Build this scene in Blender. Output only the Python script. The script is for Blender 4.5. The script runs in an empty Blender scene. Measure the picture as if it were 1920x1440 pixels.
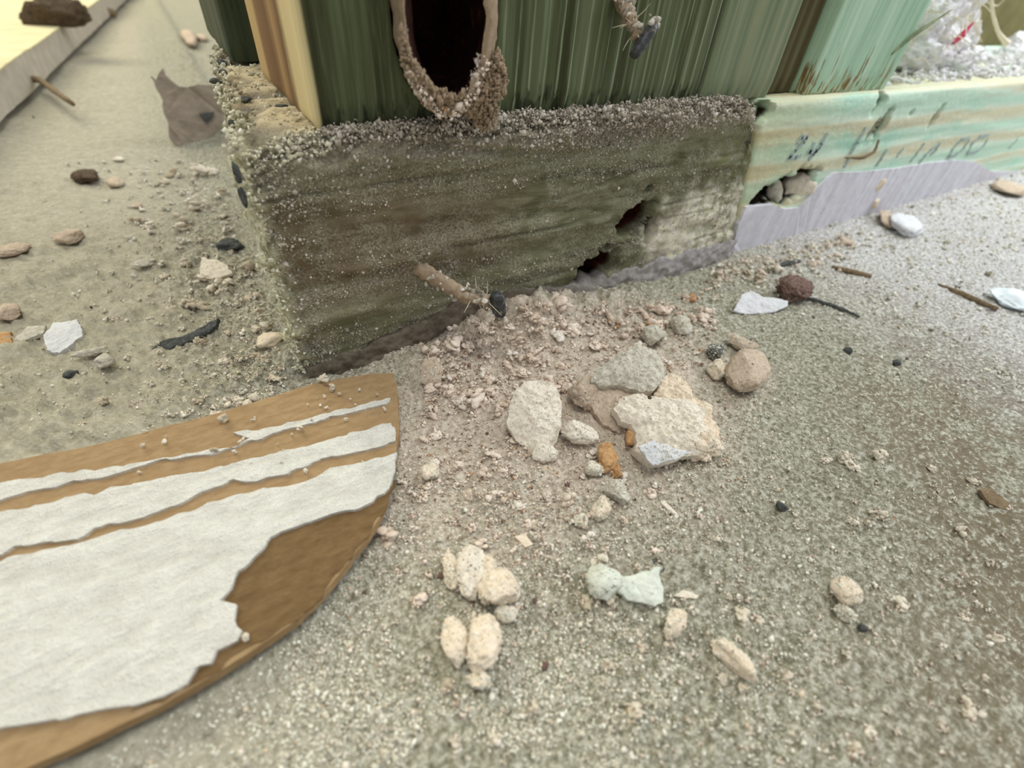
import bpy, bmesh, math, random
import numpy as np
from mathutils import Matrix, Vector

# ------------------------------------------------------------------ camera, world, lamps, exposure
MM = 0.001                                   # everything below is worked out in millimetres
F = 883.0
CAM = np.array([-4.93, -81.62, 67.2])
R = np.array([[0.85315904, -0.30375964, 0.42408694],
              [-0.51719076, -0.59863308, 0.61167978],
              [0.06806884, -0.74119398, -0.6678309]])
scn = bpy.context.scene
cd = bpy.data.cameras.new('camera')
cam = bpy.data.objects.new('camera', cd)
scn.collection.objects.link(cam)
scn.camera = cam
cd.sensor_width = 36.0
cd.lens = F / 1920 * 36.0
cd.clip_start = 0.004
cd.clip_end = 30
rx, ry, rz = R[:, 0], -R[:, 1], -R[:, 2]
cam.matrix_world = Matrix(((rx[0], ry[0], rz[0], CAM[0]*MM), (rx[1], ry[1], rz[1], CAM[1]*MM),
                           (rx[2], ry[2], rz[2], CAM[2]*MM), (0, 0, 0, 1)))
cd.dof.use_dof = True
cd.dof.focus_distance = 0.093
cd.dof.aperture_fstop = 16.0

w = bpy.data.worlds.new('world')
scn.world = w
w.use_nodes = True
w.node_tree.nodes['Background'].inputs[0].default_value = (0.93, 0.95, 1.0, 1)
w.node_tree.nodes['Background'].inputs[1].default_value = 0.60

def area(name, loc, target, sx, sy, power, color):
    l = bpy.data.lights.new(name, 'AREA')
    l.shape = 'RECTANGLE'
    l.size = sx*MM
    l.size_y = sy*MM
    l.energy = power
    l.color = color
    o = bpy.data.objects.new(name, l)
    scn.collection.objects.link(o)
    o.location = Vector(loc)*MM
    o.rotation_euler = (Vector(target)-Vector(loc)).to_track_quat('-Z', 'Y').to_euler()
    return o
area('window_light_right', (560, 20, 330), (170, -5, 10), 420, 300, 3.7, (0.88, 0.93, 1.0))
area('window_light_left', (-350, 950, 620), (-60, 300, 0), 700, 500, 9.0, (1.0, 0.93, 0.68))
area('overhead_fill_light', (20, -50, 800), (40, -40, 0), 260, 260, 2.75, (1.0, 0.99, 0.90))  # fill added above to brighten the floor; no such source is seen
scn.view_settings.view_transform = 'Standard'
scn.view_settings.look = 'None'
scn.view_settings.gamma = 1
scn.view_settings.use_curve_mapping = False
scn.view_settings.exposure = 0.0

# ------------------------------------------------------------------ maths helpers
rng = np.random.default_rng(7)
random.seed(7)

def ray(px, py):
    return R @ np.array([px-960.0, py-720.0, F])
def onz(px, py, z=0.0):
    r = ray(px, py)
    return CAM + r*((z-CAM[2])/r[2])
def ony(px, py, y=0.0):
    r = ray(px, py)
    return CAM + r*((y-CAM[1])/r[1])
def onp(px, py, p0, n):
    r = ray(px, py)
    n = np.array(n, float)
    return CAM + r*(np.dot(np.array(p0)-CAM, n)/np.dot(r, n))
def mpp(p):                                   # millimetres per photo pixel at a point
    return np.dot(R.T @ (np.array(p)-CAM), [0, 0, 1])/F

def _h(ix, iy, iz, s):
    h = (ix*374761393 + iy*668265263 + iz*2147483647 + s*974634777) & 0xFFFFFFFF
    h = ((h ^ (h >> 13))*1274126177) & 0xFFFFFFFF
    h = (h ^ (h >> 16)) & 0xFFFFFF
    return h/float(0xFFFFFF)*2-1
def vnoise(P, scale, seed=0):
    Q = np.asarray(P, float)/scale + 1000.0
    I = np.floor(Q).astype(np.int64)
    f = Q-I
    f = f*f*(3-2*f)
    out = 0
    for dx in (0, 1):
        wx = f[:, 0] if dx else 1-f[:, 0]
        for dy in (0, 1):
            wy = f[:, 1] if dy else 1-f[:, 1]
            for dz in (0, 1):
                wz = f[:, 2] if dz else 1-f[:, 2]
                out = out + wx*wy*wz*_h(I[:, 0]+dx, I[:, 1]+dy, I[:, 2]+dz, seed)
    return out
def fbm(P, scale, octv=3, seed=0, gain=0.5):
    a, s, t = 1.0, scale, 0
    for k in range(octv):
        t = t + a*vnoise(P, s, seed+k*17)
        a *= gain
        s *= 0.5
    return t
def sm(x, a, b):
    t = np.clip((x-a)/(b-a), 0, 1)
    return t*t*(3-2*t)

def mesh_np(name, V, Fc, mat, smooth=False):
    V = np.asarray(V, np.float32)
    me = bpy.data.meshes.new(name)
    if isinstance(Fc, np.ndarray):
        k = Fc.shape[1]
        me.vertices.add(len(V))
        me.vertices.foreach_set('co', (V*MM).ravel())
        me.loops.add(Fc.size)
        me.loops.foreach_set('vertex_index', Fc.astype(np.int32).ravel())
        me.polygons.add(len(Fc))
        me.polygons.foreach_set('loop_start', np.arange(0, Fc.size, k, dtype=np.int32))
        me.polygons.foreach_set('loop_total', np.full(len(Fc), k, np.int32))
        me.update(calc_edges=True)
        me.validate()
    else:
        me.from_pydata([tuple(v) for v in V*MM], [], Fc)
        me.update()
    if smooth:
        me.polygons.foreach_set('use_smooth', np.ones(len(me.polygons), bool))
    if mat is not None:
        me.materials.append(mat)
    return me
def obj(name, V, Fc, mat, parent=None, smooth=False, origin=None, kind=None, label=None):
    V = np.asarray(V, float)
    if origin is None:
        origin = np.zeros(3)
    elif isinstance(origin, str):
        origin = np.array([V[:, 0].mean(), V[:, 1].mean(), V[:, 2].min()])
    me = mesh_np(name, V-origin, Fc, mat, smooth)
    o = bpy.data.objects.new(name, me)
    scn.collection.objects.link(o)
    o.location = Vector(origin)*MM
    if parent is not None:
        o.parent = parent
        o.matrix_parent_inverse = Matrix.Identity(4)
        o.location = Vector(origin)*MM - parent.location
    if kind:
        o['kind'] = kind
    if label:
        o['label'] = label
    return o
def tag(o, label, cat, group=None):
    o['label'] = label
    o['category'] = cat
    if group:
        o['group'] = group
    return o
def empty(name, loc, label, cat, group=None):
    o = bpy.data.objects.new(name, None)
    scn.collection.objects.link(o)
    o.location = Vector(loc)*MM
    o.empty_display_size = 0.005
    return tag(o, label, cat, group)

def join(parts):
    Vs, Fs, n = [], [], 0
    for V, Fc in parts:
        Vs.append(V)
        Fs.append(Fc+n)
        n += len(V)
    return np.vstack(Vs), np.vstack(Fs)

def rbox(lo, hi, r, res, fn=None):
    """rounded box of fine quads; fn(P, N) gives the displaced points"""
    lo, hi = np.array(lo, float), np.array(hi, float)
    res = np.array([res]*3, float) if np.isscalar(res) else np.array(res, float)
    parts = []
    for ax in range(3):
        u, v = [a for a in range(3) if a != ax]
        nu = max(2, int((hi[u]-lo[u])/res[u]))
        nv = max(2, int((hi[v]-lo[v])/res[v]))
        U, W = np.meshgrid(np.linspace(lo[u], hi[u], nu+1), np.linspace(lo[v], hi[v], nv+1), indexing='ij')
        idx = np.arange((nu+1)*(nv+1)).reshape(nu+1, nv+1)
        q = np.stack([idx[:-1, :-1], idx[1:, :-1], idx[1:, 1:], idx[:-1, 1:]], -1).reshape(-1, 4)
        for side in (0, 1):
            P = np.zeros((U.size, 3))
            P[:, u] = U.ravel()
            P[:, v] = W.ravel()
            P[:, ax] = hi[ax] if side else lo[ax]
            flip = (side == 1) == (ax == 1)
            parts.append((P, q[:, ::-1] if flip else q))
    V, Q = join(parts)
    C = np.clip(V, lo+r, hi-r)
    D = V-C
    L = np.linalg.norm(D, axis=1, keepdims=True)
    N = D/np.maximum(L, 1e-9)
    V = C+N*r
    if fn is not None:
        V = fn(V, N)
    return V, Q

_ico = {}
def ico(sub):
    if sub not in _ico:
        bm = bmesh.new()
        bmesh.ops.create_icosphere(bm, subdivisions=sub, radius=1)
        bm.verts.ensure_lookup_table()
        V = np.array([v.co[:] for v in bm.verts])
        Q = np.array([[v.index for v in f.verts] for f in bm.faces])
        bm.free()
        _ico[sub] = (V, Q)
    return _ico[sub]

_rk = {}
def rock(sub, seed, rough=0.25, fine=0.06, cut=4):
    """lumpy broken stone of about unit radius"""
    key = (sub, seed, rough, fine, cut)
    if key not in _rk:
        _rk[key] = rock_new(*key)
    V, Q = _rk[key]
    return V.copy(), Q
def rock_new(sub, seed, rough, fine, cut):
    V, Q = ico(sub)
    V = V.copy()
    g = np.random.default_rng(seed)
    for k in range(cut):                      # knock flat faces on it
        n = g.normal(size=3)
        n /= np.linalg.norm(n)
        d = g.uniform(0.55, 0.85)
        t = V@n
        V = V - np.outer(np.maximum(t-d, 0)*0.85, n)
    V = V*(1+rough*fbm(V+seed*3.1, 0.8, 3, seed)[:, None] + fine*fbm(V+seed*1.7, 0.17, 2, seed+5)[:, None])
    return V, Q

def clod(seed, n=7, sub=2):
    """a crumb made of several broken grains stuck together"""
    if (seed, n, sub) in _rk:
        return _rk[(seed, n, sub)]
    g = np.random.default_rng(seed)
    ps = []
    for k in range(n):
        V, Qf = rock(sub, seed*7+k, 0.5, 0.0, 5)
        ps.append((V*g.uniform(0.28, 0.72, 3)+g.normal(0, 0.36, 3), Qf))
    _rk[(seed, n, sub)] = join(ps)
    return _rk[(seed, n, sub)]

def rock_px(name, mat, cx, cy, wpx, hpx, z=None, deep=0.8, rot=0.0, sub=5, seed=1, rough=.22, fine=.07, parent=None,
            lean=0.0, sink=0.15, y=None, smooth=True, cut=4):
    """stone standing on the floor whose middle is seen at photo pixel cx, cy"""
    p = onz(cx, cy, 0 if z is None else z) if y is None else ony(cx, cy, y)
    az = 0.0
    for _ in range(4):
        s = mpp(p)
        a, c = wpx*s/2, hpx*s/2
        if y is None:                          # height and depth that together look hpx tall from this elevation
            v = p-CAM
            v = v/np.linalg.norm(v)
            se, ce = abs(v[2]), math.hypot(v[0], v[1])
            az = math.atan2(v[1], v[0])-math.pi/2
            tall = c
            c = min(tall/max(ce, 0.25)*0.72, a*0.85, tall*1.05)
            deep = max(math.sqrt(max(tall**2-(c*ce)**2, 0))/se, 0.35*a)/a
        if y is None:
            base = H1(p[0], p[1]) if z is None else z
            p = onz(cx, cy, base+c*(1-sink))
    V, Q = rock(sub, seed, rough, fine, cut)
    V = V*np.array([a, a*deep, c])
    ca, sa = math.cos(lean), math.sin(lean)
    V = V@np.array([[ca, 0, -sa], [0, 1, 0], [sa, 0, ca]])
    th = (az if y is None else math.radians(-31))+rot
    ca, sa = math.cos(th), math.sin(th)
    V = V@np.array([[ca, sa, 0], [-sa, ca, 0], [0, 0, 1]])
    return obj(name, V+p, Q, mat, parent, smooth, origin='base')

def jag(pts, step, amp, seed):
    """closed outline resampled every step mm and made ragged"""
    pts = np.array(pts, float)
    out = []
    n = len(pts)
    for i in range(n):
        a, b = pts[i], pts[(i+1) % n]
        m = max(1, int(np.linalg.norm(b-a)/step))
        for k in range(m):
            out.append(a+(b-a)*k/m)
    out = np.array(out)
    d = np.stack([fbm(out, step*2.5, 2, seed), fbm(out, step*2.5, 2, seed+50), np.zeros(len(out))], 1)
    return out+d*amp

def flake(name, mat, px, p0, n, thick, dome=0.0, rough=0.12, step=0.32, amp=0.3, rings=22, seed=1, parent=None, curl=0.0, label=None):
    """broken flat chip: outline seen at the px pixels, lying in the plane (p0, n), with its own thickness and doming"""
    n = np.array(n, float)
    n /= np.linalg.norm(n)
    P = np.array([onp(a, b, p0, n) for a, b in px])
    O = jag(P, step, amp, seed)
    O = O - np.outer((O-P[0])@n, n)
    c = O.mean(0)
    m = len(O)
    top, bot = [], []
    rs = np.linspace(1, 0.06, rings)
    for r in rs:
        ringp = c+(O-c)*r
        hgt = dome*(1-r*r)+curl*((ringp-c)@R[:, 0])**2
        nz = rough*(1.3*fbm(ringp, 3.0, 3, seed)+0.9*fbm(ringp, 0.8, 2, seed+9))
        top.append(ringp+np.outer(hgt+nz, n))
        bot.append(ringp+np.outer(hgt+nz*0.6-thick*(0.75+0.25*(1-r)), n))
    V = np.vstack(top+bot)
    Q = []
    def strip(a, b, fl):
        i = np.arange(m)
        j = (i+1) % m
        q = np.stack([a*m+i, a*m+j, b*m+j, b*m+i], 1)
        return q[:, ::-1] if fl else q
    for k in range(rings-1):
        Q.append(strip(k, k+1, False))
        Q.append(strip(rings+k, rings+k+1, True))
    Q.append(strip(0, rings, True))
    V = np.vstack([V, V[(rings-1)*m:rings*m].mean(0), V[(2*rings-1)*m:].mean(0)])
    i = np.arange(m)
    j = (i+1) % m
    ct, cb = len(V)-2, len(V)-1
    Q.append(np.stack([(rings-1)*m+i, (rings-1)*m+j, np.full(m, ct), np.full(m, ct)], 1))
    Q.append(np.stack([(2*rings-1)*m+j, (2*rings-1)*m+i, np.full(m, cb), np.full(m, cb)], 1))
    Q = np.vstack(Q)
    faces = [tuple(q) if q[2] != q[3] else tuple(q[:3]) for q in Q.tolist()]
    o = obj(name, V, faces, mat, parent, False, origin='base', label=label)
    fixn(o.data)
    return o
def fixn(me):
    bm = bmesh.new()
    bm.from_mesh(me)
    bmesh.ops.recalc_face_normals(bm, faces=bm.faces)
    bm.to_mesh(me)
    bm.free()

def sheet(name, mat, P, thick, step, amp, seed, parent=None, up=(0, 0, 1), label=None, origin=None):
    """flat sheet with a ragged outline P (top face) and real thickness"""
    O = jag(P, step, amp, seed)
    up = np.array(up, float)
    V = np.vstack([O, O-up*thick])
    m = len(O)
    faces = [tuple(range(m)), tuple(range(2*m-1, m-1, -1))]+[(i, m+i, m+(i+1) % m, (i+1) % m) for i in range(m)]
    o = obj(name, V, faces, mat, parent, False, origin=origin, label=label)
    bm = bmesh.new()
    bm.from_mesh(o.data)
    bmesh.ops.triangulate(bm, faces=[f for f in bm.faces if len(f.verts) > 4])
    bmesh.ops.recalc_face_normals(bm, faces=bm.faces)
    bm.to_mesh(o.data)
    bm.free()
    return o

def tube(path, radii, seg=10, noise=0.0, ns=0.8, seed=0, sub=6, squash=1.0):
    path = np.array(path, float)
    t = np.linspace(0, len(path)-1, (len(path)-1)*sub+1)
    k = np.arange(len(path))
    P = np.stack([np.interp(t, k, path[:, a]) for a in range(3)], 1)
    for _ in range(2):
        P[1:-1] = (P[:-2]+2*P[1:-1]+P[2:])/4
    rad = np.interp(t, k, radii)
    T = np.gradient(P, axis=0)
    T /= np.linalg.norm(T, axis=1, keepdims=True)
    A = np.cross(T, [0.13, 0.21, 0.97])
    A /= np.linalg.norm(A, axis=1, keepdims=True)
    B = np.cross(T, A)
    th = np.arange(seg)/seg*2*np.pi
    V = P[:, None, :]+rad[:, None, None]*(np.cos(th)[None, :, None]*A[:, None, :]+squash*np.sin(th)[None, :, None]*B[:, None, :])
    V = V.reshape(-1, 3)
    if noise:
        c = np.repeat(P, seg, 0)
        V = V+(V-c)/np.maximum(np.linalg.norm(V-c, axis=1, keepdims=True), 1e-6)*noise*fbm(V, ns, 2, seed)[:, None]
    m = len(P)
    i = np.arange(seg)
    j = (i+1) % seg
    Q = np.vstack([np.stack([a*seg+i, a*seg+j, (a+1)*seg+j, (a+1)*seg+i], 1) for a in range(m-1)])
    V = np.vstack([V, P[0], P[-1]])
    c0, c1 = len(V)-2, len(V)-1
    faces = [tuple(q) for q in Q.tolist()]+[(int(b), int(a), c0) for a, b in zip(i, j)]+[(int((m-1)*seg+a), int((m-1)*seg+b), c1) for a, b in zip(i, j)]
    return V, faces

def merge_lists(items):
    Vs, Fs, n = [], [], 0
    for V, fc in items:
        Vs.append(V)
        Fs += [tuple(int(a)+n for a in f) for f in fc]
        n += len(V)
    return np.vstack(Vs), Fs

# ------------------------------------------------------------------ materials
def C(r, g, b):
    f = lambda c: (c/255/12.92) if c/255 <= 0.04045 else ((c/255+0.055)/1.055)**2.4
    return (f(r), f(g), f(b), 1.0)

class Mat:
    def __init__(s, name):
        s.m = bpy.data.materials.new(name)
        s.m.use_nodes = True
        s.t = s.m.node_tree
        s.b = s.t.nodes['Principled BSDF']
        tc = s.t.nodes.new('ShaderNodeTexCoord')
        mp = s.t.nodes.new('ShaderNodeVectorMath')
        mp.operation = 'SCALE'
        mp.inputs['Scale'].default_value = 1000.0
        s.t.links.new(tc.outputs['Object'], mp.inputs[0])
        s.co = mp.outputs[0]
        sp = s.t.nodes.new('ShaderNodeSeparateXYZ')
        s.t.links.new(s.co, sp.inputs[0])
        s.x, s.y, s.z = sp.outputs
    def lk(s, a, b):
        if hasattr(a, 'links'):
            s.t.links.new(a, b)
        else:
            b.default_value = a
    def math(s, op, a, b=0.0, c=None, clamp=False):
        n = s.t.nodes.new('ShaderNodeMath')
        n.operation = op
        n.use_clamp = clamp
        s.lk(a, n.inputs[0])
        s.lk(b, n.inputs[1])
        if c is not None:
            s.lk(c, n.inputs[2])
        return n.outputs[0]
    def vec(s, sx=1, sy=1, sz=1, off=(0, 0, 0), src=None):
        n = s.t.nodes.new('ShaderNodeMapping')
        n.inputs['Scale'].default_value = (sx, sy, sz)
        n.inputs['Location'].default_value = off
        s.t.links.new(src or s.co, n.inputs[0])
        return n.outputs[0]
    def noise(s, size, detail=3, vec=None, rough=0.55, dist=0.0):
        n = s.t.nodes.new('ShaderNodeTexNoise')
        n.inputs['Scale'].default_value = 1.0/size
        n.inputs['Detail'].default_value = detail
        n.inputs['Roughness'].default_value = rough
        n.inputs['Distortion'].default_value = dist
        s.t.links.new(vec or s.co, n.inputs['Vector'])
        return n.outputs[0]
    def voro(s, size, vec=None, feat='F1'):
        n = s.t.nodes.new('ShaderNodeTexVoronoi')
        n.feature = feat
        n.inputs['Scale'].default_value = 1.0/size
        s.t.links.new(vec or s.co, n.inputs['Vector'])
        return n.outputs[0]
    def ramp(s, fac, *stops):
        n = s.t.nodes.new('ShaderNodeValToRGB')
        e = n.color_ramp.elements
        while len(e) < len(stops):
            e.new(0.5)
        for k, (p, c) in enumerate(stops):
            e[k].position = p
            e[k].color = c if not np.isscalar(c) else (c, c, c, 1)
        s.lk(fac, n.inputs[0])
        return n.outputs[0]
    def mask(s, fac, a, b):
        n = s.t.nodes.new('ShaderNodeMapRange')
        n.interpolation_type = 'SMOOTHSTEP'
        n.inputs[1].default_value = a
        n.inputs[2].default_value = b
        s.lk(fac, n.inputs[0])
        return n.outputs[0]
    def mix(s, fac, a, b, mode='MIX'):
        n = s.t.nodes.new('ShaderNodeMix')
        n.data_type = 'RGBA'
        n.blend_type = mode
        s.lk(fac, n.inputs[0])
        s.lk(a, n.inputs[6])
        s.lk(b, n.inputs[7])
        return n.outputs[2]
    def blob(s, x, z, sx, sz, axis='z', soft=0.5, n=None):
        """1 inside an ellipse of the thing's own surface"""
        a = s.math('DIVIDE', s.math('SUBTRACT', s.x, x), sx)
        b = s.math('DIVIDE', s.math('SUBTRACT', s.z if axis == 'z' else s.y, z), sz)
        d = s.math('SQRT', s.math('ADD', s.math('MULTIPLY', a, a), s.math('MULTIPLY', b, b)))
        if n is not None:
            d = s.math('ADD', d, s.math('MULTIPLY', s.math('SUBTRACT', n, 0.5), 1.6))
        return s.mask(d, 1+soft, 1-soft)
    def island(s):
        n = s.t.nodes.new('ShaderNodeNewGeometry')
        return n.outputs['Random Per Island']
    def objrand(s):
        n = s.t.nodes.new('ShaderNodeObjectInfo')
        return n.outputs['Random']
    def done(s, col, rough=0.9, bump=None, strength=0.5, dist=0.3, spec=0.25, metal=0.0):
        s.lk(col, s.b.inputs['Base Color'])
        s.lk(rough, s.b.inputs['Roughness'])
        s.lk(spec, s.b.inputs['Specular IOR Level'])
        s.b.inputs['Metallic'].default_value = metal
        if bump is not None:
            n = s.t.nodes.new('ShaderNodeBump')
            n.inputs['Strength'].default_value = strength
            n.inputs['Distance'].default_value = dist*MM
            s.t.links.new(bump, n.inputs['Height'])
            s.t.links.new(n.outputs[0], s.b.inputs['Normal'])
        return s.m

def plaster(name, a, b, spot=None, size=1.2):
    m = Mat(name)
    n1 = m.noise(size, 5, rough=0.7)
    n2 = m.noise(0.35, 4, rough=0.8)
    col = m.ramp(n1, (0.3, b), (0.62, a))
    n3 = m.noise(0.5, 5, rough=0.8)
    col = m.mix(m.math('MULTIPLY', m.mask(n3, 0.54, 0.64), 0.7), col, spot or b)  # darker speckles in the colour imitate small shaded pits
    return m.done(col, 0.95, m.math('ADD', n3, m.math('MULTIPLY', n2, 0.3)), 0.7, 0.35, spec=0.12)

M = {}
M['chip_white'] = plaster('white_plaster', C(244, 235, 217), C(226, 214, 194), C(150, 136, 114))
M['chip_grey'] = plaster('grey_plaster', C(220, 214, 198), C(180, 173, 156), C(126, 118, 102))
M['chip_brown'] = plaster('brown_plaster', C(214, 196, 174), C(186, 166, 144), C(136, 116, 96))
M['chip_cream'] = plaster('cream_plaster', C(244, 230, 208), C(228, 208, 180), C(170, 146, 116))
M['chip_mint'] = plaster('pale_mint_paint', C(232, 236, 222), C(216, 222, 206), C(190, 196, 180), 2.5)
M['chip_paint'] = plaster('white_paint', C(232, 233, 233), C(214, 215, 217), C(190, 192, 196), 2.5)
M['orange'] = plaster('orange_clay', C(212, 172, 124), C(180, 134, 88), C(136, 94, 56))
M['dark_lump'] = plaster('dark_mortar', C(108, 92, 74), C(66, 56, 46), C(40, 34, 30))
M['slate'] = plaster('slate_chip', C(104, 106, 102), C(56, 60, 60), C(34, 36, 38))
M['brown_wood'] = plaster('brown_splinter', C(148, 130, 102), C(108, 90, 68), C(70, 56, 42))
M['red_brown'] = plaster('red_brown_bark', C(140, 116, 104), C(74, 54, 48), C(36, 26, 26), 0.8)

# grains: colour differs from grain to grain
def grain_mat(name, *stops, rough=0.9, spec=0.2):
    m = Mat(name)
    col = m.ramp(m.island(), *stops)
    return m.done(col, rough, spec=spec)
M['grains'] = grain_mat('plaster_grains', (0.0, C(120, 116, 96)), (0.12, C(186, 182, 162)), (0.5, C(218, 215, 198)), (0.88, C(238, 236, 222)), (0.98, C(206, 190, 164)))
M['pink'] = grain_mat('pinkish_grains', (0.0, C(92, 66, 48)), (0.08, C(160, 138, 118)), (0.35, C(218, 202, 184)), (0.8, C(236, 224, 208)), (0.985, C(222, 206, 188)), (0.99, C(190, 140, 96)))  # dark brown grains stand in for shaded pits in the heap
M['timber_dust'] = grain_mat('grey_dust_grains', (0.0, C(112, 106, 90)), (0.3, C(158, 150, 134)), (0.8, C(204, 196, 182)), (1.0, C(224, 216, 204)))
M['mint_dust'] = grain_mat('cream_dust_grains', (0.0, C(146, 142, 116)), (0.4, C(206, 202, 176)), (1.0, C(232, 231, 212)))
def crumb_mat(name, *stops):
    m = Mat(name)
    n = m.noise(0.5, 4, rough=0.7)
    col = m.mix(m.math('MULTIPLY', m.mask(n, 0.5, 0.7), 0.5), m.ramp(m.objrand(), *stops), C(140, 118, 98))
    return m.done(col, 0.95, spec=0.12)
M['crumb'] = crumb_mat('plaster_crumb', (0.0, C(214, 196, 176)), (0.4, C(230, 216, 200)), (0.75, C(202, 184, 164)), (0.94, C(232, 226, 214)), (0.97, C(222, 212, 196)), (0.98, C(190, 140, 92)))
M['crumb_grey'] = crumb_mat('grey_crumb', (0.0, C(204, 194, 172)), (0.5, C(222, 214, 196)), (0.9, C(186, 174, 150)))

# floor: dusty concrete
m = Mat('dusty_concrete')
big = m.noise(38, 4)
mid = m.noise(7, 5, rough=0.7)
fin = m.noise(0.9, 5, rough=0.75)
col = m.ramp(fin, (0.34, C(104, 101, 82)), (0.47, C(150, 146, 124)), (0.62, C(208, 205, 188)))
bare = m.ramp(mid, (0.3, C(124, 106, 82)), (0.7, C(132, 122, 98)))
# worn bare brown patches towards the front right
fr = m.math('ADD', m.math('MULTIPLY', m.x, 0.80), m.math('MULTIPLY', m.y, -0.95))
barem = m.math('MULTIPLY', m.mask(fr, 112, 165), m.mask(m.math('ADD', mid, m.math('MULTIPLY', big, 0.6)), 0.72, 0.86))
barem = m.math('MULTIPLY', barem, m.mask(m.math('ADD', fin, 0.0), 0.62, 0.5))
col = m.mix(m.math('MULTIPLY', barem, 0.9), col, bare)
pk = m.blob(44, -26, 40, 28, 'y', 0.6, mid)
col = m.mix(m.math('MULTIPLY', pk, 0.85), col, m.ramp(fin, (0.32, C(150, 126, 104)), (0.44, C(212, 194, 174)), (0.6, C(238, 224, 206))))
left = m.mask(m.x, -2, -30)
col = m.mix(m.math('MULTIPLY', left, 0.7), col, m.ramp(m.noise(3.2, 5, rough=0.7), (0.3, C(170, 163, 142)), (0.7, C(214, 207, 184))))
right = m.mask(m.x, 110, 190)
col = m.mix(m.math('MULTIPLY', right, 0.8), col, m.ramp(fin, (0.38, C(150, 144, 134)), (0.5, C(206, 204, 202)), (0.6, C(244, 243, 242))))
M['floor'] = m.done(col, 0.85, fin, 0.9, 0.8, spec=0.3)

# the dusty dark block
m = Mat('dirty_treated_timber')
wv = m.vec(0.10, 1, 1)
n1 = m.noise(4.5, 4, wv, 0.6, 0.6)
n2 = m.noise(1.1, 4, m.vec(0.22, 1, 1), 0.7)
sp = m.noise(0.45, 4, rough=0.8)
pt = m.noise(16, 3)
col = m.ramp(n1, (0.30, C(60, 60, 42)), (0.44, C(104, 102, 74)), (0.56, C(130, 130, 100)), (0.72, C(92, 90, 66)))
col = m.mix(m.math('MULTIPLY', m.mask(n2, 0.52, 0.7), 0.5), col, C(72, 76, 54))
br = m.blob(12, 27, 34, 11, 'z', 0.6, pt)
col = m.mix(m.math('MULTIPLY', br, 0.55), col, m.ramp(n2, (0.3, C(96, 74, 54)), (0.7, C(148, 126, 104))))
dustm = m.math('MULTIPLY', m.mask(sp, 0.44, 0.58), m.mask(m.noise(7, 4), 0.34, 0.6))
col = m.mix(m.math('MULTIPLY', dustm, 0.8), col, C(168, 164, 144))
topd = m.mask(m.math('ADD', m.z, m.math('MULTIPLY', m.noise(3, 4), 14)), 44, 51)
col = m.mix(m.math('MULTIPLY', topd, 0.7), col, m.ramp(sp, (0.35, C(120, 112, 96)), (0.65, C(188, 178, 160))))
pale = m.blob(112, 14, 19, 11, 'z', 0.4, m.noise(6, 5))
col = m.mix(pale, col, m.ramp(m.noise(2.2, 5, rough=.7), (0.3, C(196, 186, 160)), (0.48, C(244, 236, 220)), (0.7, C(226, 230, 178))))
rgt = m.math('MULTIPLY', m.mask(m.x, 94, 118), m.mask(m.noise(3, 5), 0.45, 0.6))
col = m.mix(m.math('MULTIPLY', rgt, 0.6), col, C(118, 124, 76))
lf = m.mask(m.x, 3.5, 0.0)
col = m.mix(m.math('MULTIPLY', lf, 0.9), col, m.ramp(m.noise(1.6, 4), (0.35, C(168, 162, 124)), (0.65, C(226, 226, 194))))
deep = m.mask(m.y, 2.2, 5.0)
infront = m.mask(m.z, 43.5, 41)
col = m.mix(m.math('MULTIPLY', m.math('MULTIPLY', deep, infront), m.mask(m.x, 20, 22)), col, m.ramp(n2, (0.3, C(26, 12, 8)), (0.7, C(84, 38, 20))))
tp = m.math('MULTIPLY', m.mask(m.z, 43.8, 45), m.mask(m.y, 2, 7))
col = m.mix(tp, col, m.ramp(m.noise(2.2, 5, rough=.7), (0.33, C(150, 134, 100)), (0.55, C(216, 202, 168))))
bmp = m.math('ADD', m.math('MULTIPLY', sp, 0.7), m.math('MULTIPLY', n1, 2.0))
M['block'] = m.done(col, 0.92, bmp, 0.8, 0.5, spec=0.15)

# right hand bottom plate, pale mint with tan growth rings
m = Mat('mint_treated_timber')
gx = m.vec(0.045, 1, 1)
wob = m.math('MULTIPLY', m.noise(6.0, 3, gx), 9.0)
st = m.math('ADD', m.math('ADD', m.z, wob), m.math('MULTIPLY', m.x, 0.015))
band = m.math('SINE', m.math('MULTIPLY', st, 0.62))
col = m.ramp(m.math('ADD', m.math('MULTIPLY', band, 0.5), 0.5), (0.0, C(190, 224, 200)), (0.6, C(214, 232, 210)), (0.82, C(218, 218, 188)), (1.0, C(204, 200, 166)))
col = m.mix(m.math('MULTIPLY', m.mask(m.noise(9, 3, m.vec(.3, 1, 1)), 0.5, 0.7), 0.6), col, C(150, 214, 190))
fine = m.noise(0.7, 4, m.vec(0.6, 1, 1), 0.75)
col = m.mix(m.math('MULTIPLY', m.mask(fine, 0.5, 0.66), 0.6), col, C(232, 236, 218))
col = m.mix(m.math('MULTIPLY', m.mask(m.x, 168, 130), 0.35), col, C(196, 180, 118))
dk = m.math('MULTIPLY', m.mask(m.y, 1.3, 3.2), m.mask(m.z, 43.8, 42.5))  # recesses darkened in the colour, deepening the shade of cracks and holes
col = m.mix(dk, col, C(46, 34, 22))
M['mint'] = m.done(col, 0.85, m.math('ADD', fine, m.math('MULTIPLY', band, 0.4)), 0.6, 0.3)

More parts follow.
